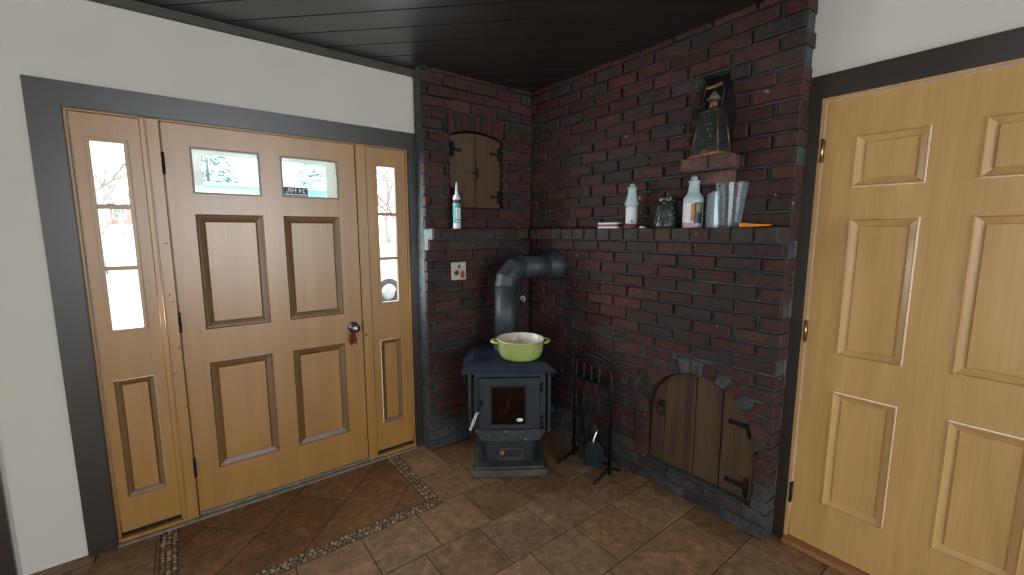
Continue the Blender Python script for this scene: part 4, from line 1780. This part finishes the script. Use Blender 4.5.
tree('bare_tree', 'bare leafless tree beyond the left sidelight, nearest one', -2.05, 19, .1, 8.5, 3)
tree('bare_tree', 'taller bare tree farther behind the left sidelight, near the brick house', -3.1, 40, 1.1, 14, 11, .009)
tree('bare_tree', 'bare tree beyond the right sidelight', 8.2, 19.5, .1, 9.0, 5)
tree('bare_tree', 'bare tree standing behind the parked car', 12.0, 30, .7, 11, 8)


def conifer(label, x, y, z, h, seed):
    rr = random.Random(seed)
    t = thing('evergreen_tree', label, 'tree', (x, y, z))
    mb = MB()
    mb.tube([(0, 0, 0), (0, 0, h * .5)], [.10, .05], 8)
    obj('trunk', mb, 'bark', t)
    mb = MB()
    for k in range(2600):
        u = rr.random() ** 1.5
        zz = h * (.10 + .90 * u)
        lim = h * .19 * (1 - u) + .12
        a = rr.uniform(0, 2 * PI)
        q = lim * math.sqrt(rr.uniform(.25, 1))
        c = Vector((q * math.cos(a), q * math.sin(a), zz - q * .25))
        d = Vector((math.cos(a), math.sin(a), rr.uniform(-.5, .2))).normalized() * rr.uniform(.22, .42)
        e = d.cross(Vector((0, 0, 1))).normalized() * rr.uniform(.05, .10)
        n_ = Vector((0, 0, rr.uniform(-.06, .06)))
        mb.face([mb.v(c - d * .4), mb.v(c + e + n_), mb.v(c + d * .6), mb.v(c - e + n_)])
    obj('foliage', mb, 'conifer', t, fix=False)


conifer('haze-pale evergreen tree behind the teal garage, seen in the right top lite', 6.0, 22.4, .3, 10, 2)
conifer('shorter evergreen tree left of the other, seen in the left top lite', 1.15, 22.4, .3, 8.5, 4)

# parked car seen low in the right sidelight
t = thing('parked_car', 'silver blue car parked outside the right sidelight', 'car', (5.0, 9.6, -.2), math.radians(8))
side = [(-2.1, .32), (-2.12, .62), (-1.98, .82), (-1.25, .92), (-.62, 1.36), (.75, 1.40), (1.35, .98), (2.0, .90), (2.12, .60), (2.10, .32)]
mb = MB()
secs = []
for yy, k in ((0, .90), (.08, 1.0), (1.6, 1.0), (1.68, .90)):
    secs.append([mb.v((x * (1 if k == 1 else .985), yy + (.16 if (z > 1.0 and yy < .5) else (-.16 if z > 1.0 else 0)), .32 + (z - .32) * (1 if k == 1 else .97))) for x, z in side])
for a in range(3):
    for i in range(len(side)):
        j = (i + 1) % len(side)
        mb.face([secs[a][i], secs[a][j], secs[a + 1][j], secs[a + 1][i]], 0, None, True)
mb.face(secs[0])
mb.face(secs[3][::-1])
obj('car_body', mb, 'carpaint', t, .03)
mb = MB()
mb.prism([(-1.0, .95), (.05, .95), (.05, 1.29), (-.55, 1.29)], .03, .2)
mb.prism([(.12, .95), (1.08, .95), (.72, 1.30), (.12, 1.30)], .03, .2)
obj('side_window', mb, 'winglass', t)
for x in (-1.3, 1.32):
    for yy in (-.01, 1.52):
        mb = MB()
        mb.lathe([(.19, 0), (.30, 0), (.325, .03), (.325, .17), (.30, .2), (.19, .2)], 28)
        mb.xform(Matrix.Translation((x, yy + .19, .325)) @ Matrix.Rotation(PI / 2, 4, 'X'))
        wl = obj('wheel', mb, 'rubber', t)
        mb = MB()
        mb.lathe([(0, -.01), (.06, -.01), (.19, .015), (.20, .03), (.20, .17), (0, .17)], 20)
        mb.xform(Matrix.Translation((x, yy + .01 if yy < 1 else yy + .19, .325)) @ Matrix.Rotation(PI / 2 * (-1 if yy < 1 else 1), 4, 'X'))
        obj('hub_cap', mb, 'asphalt', wl)
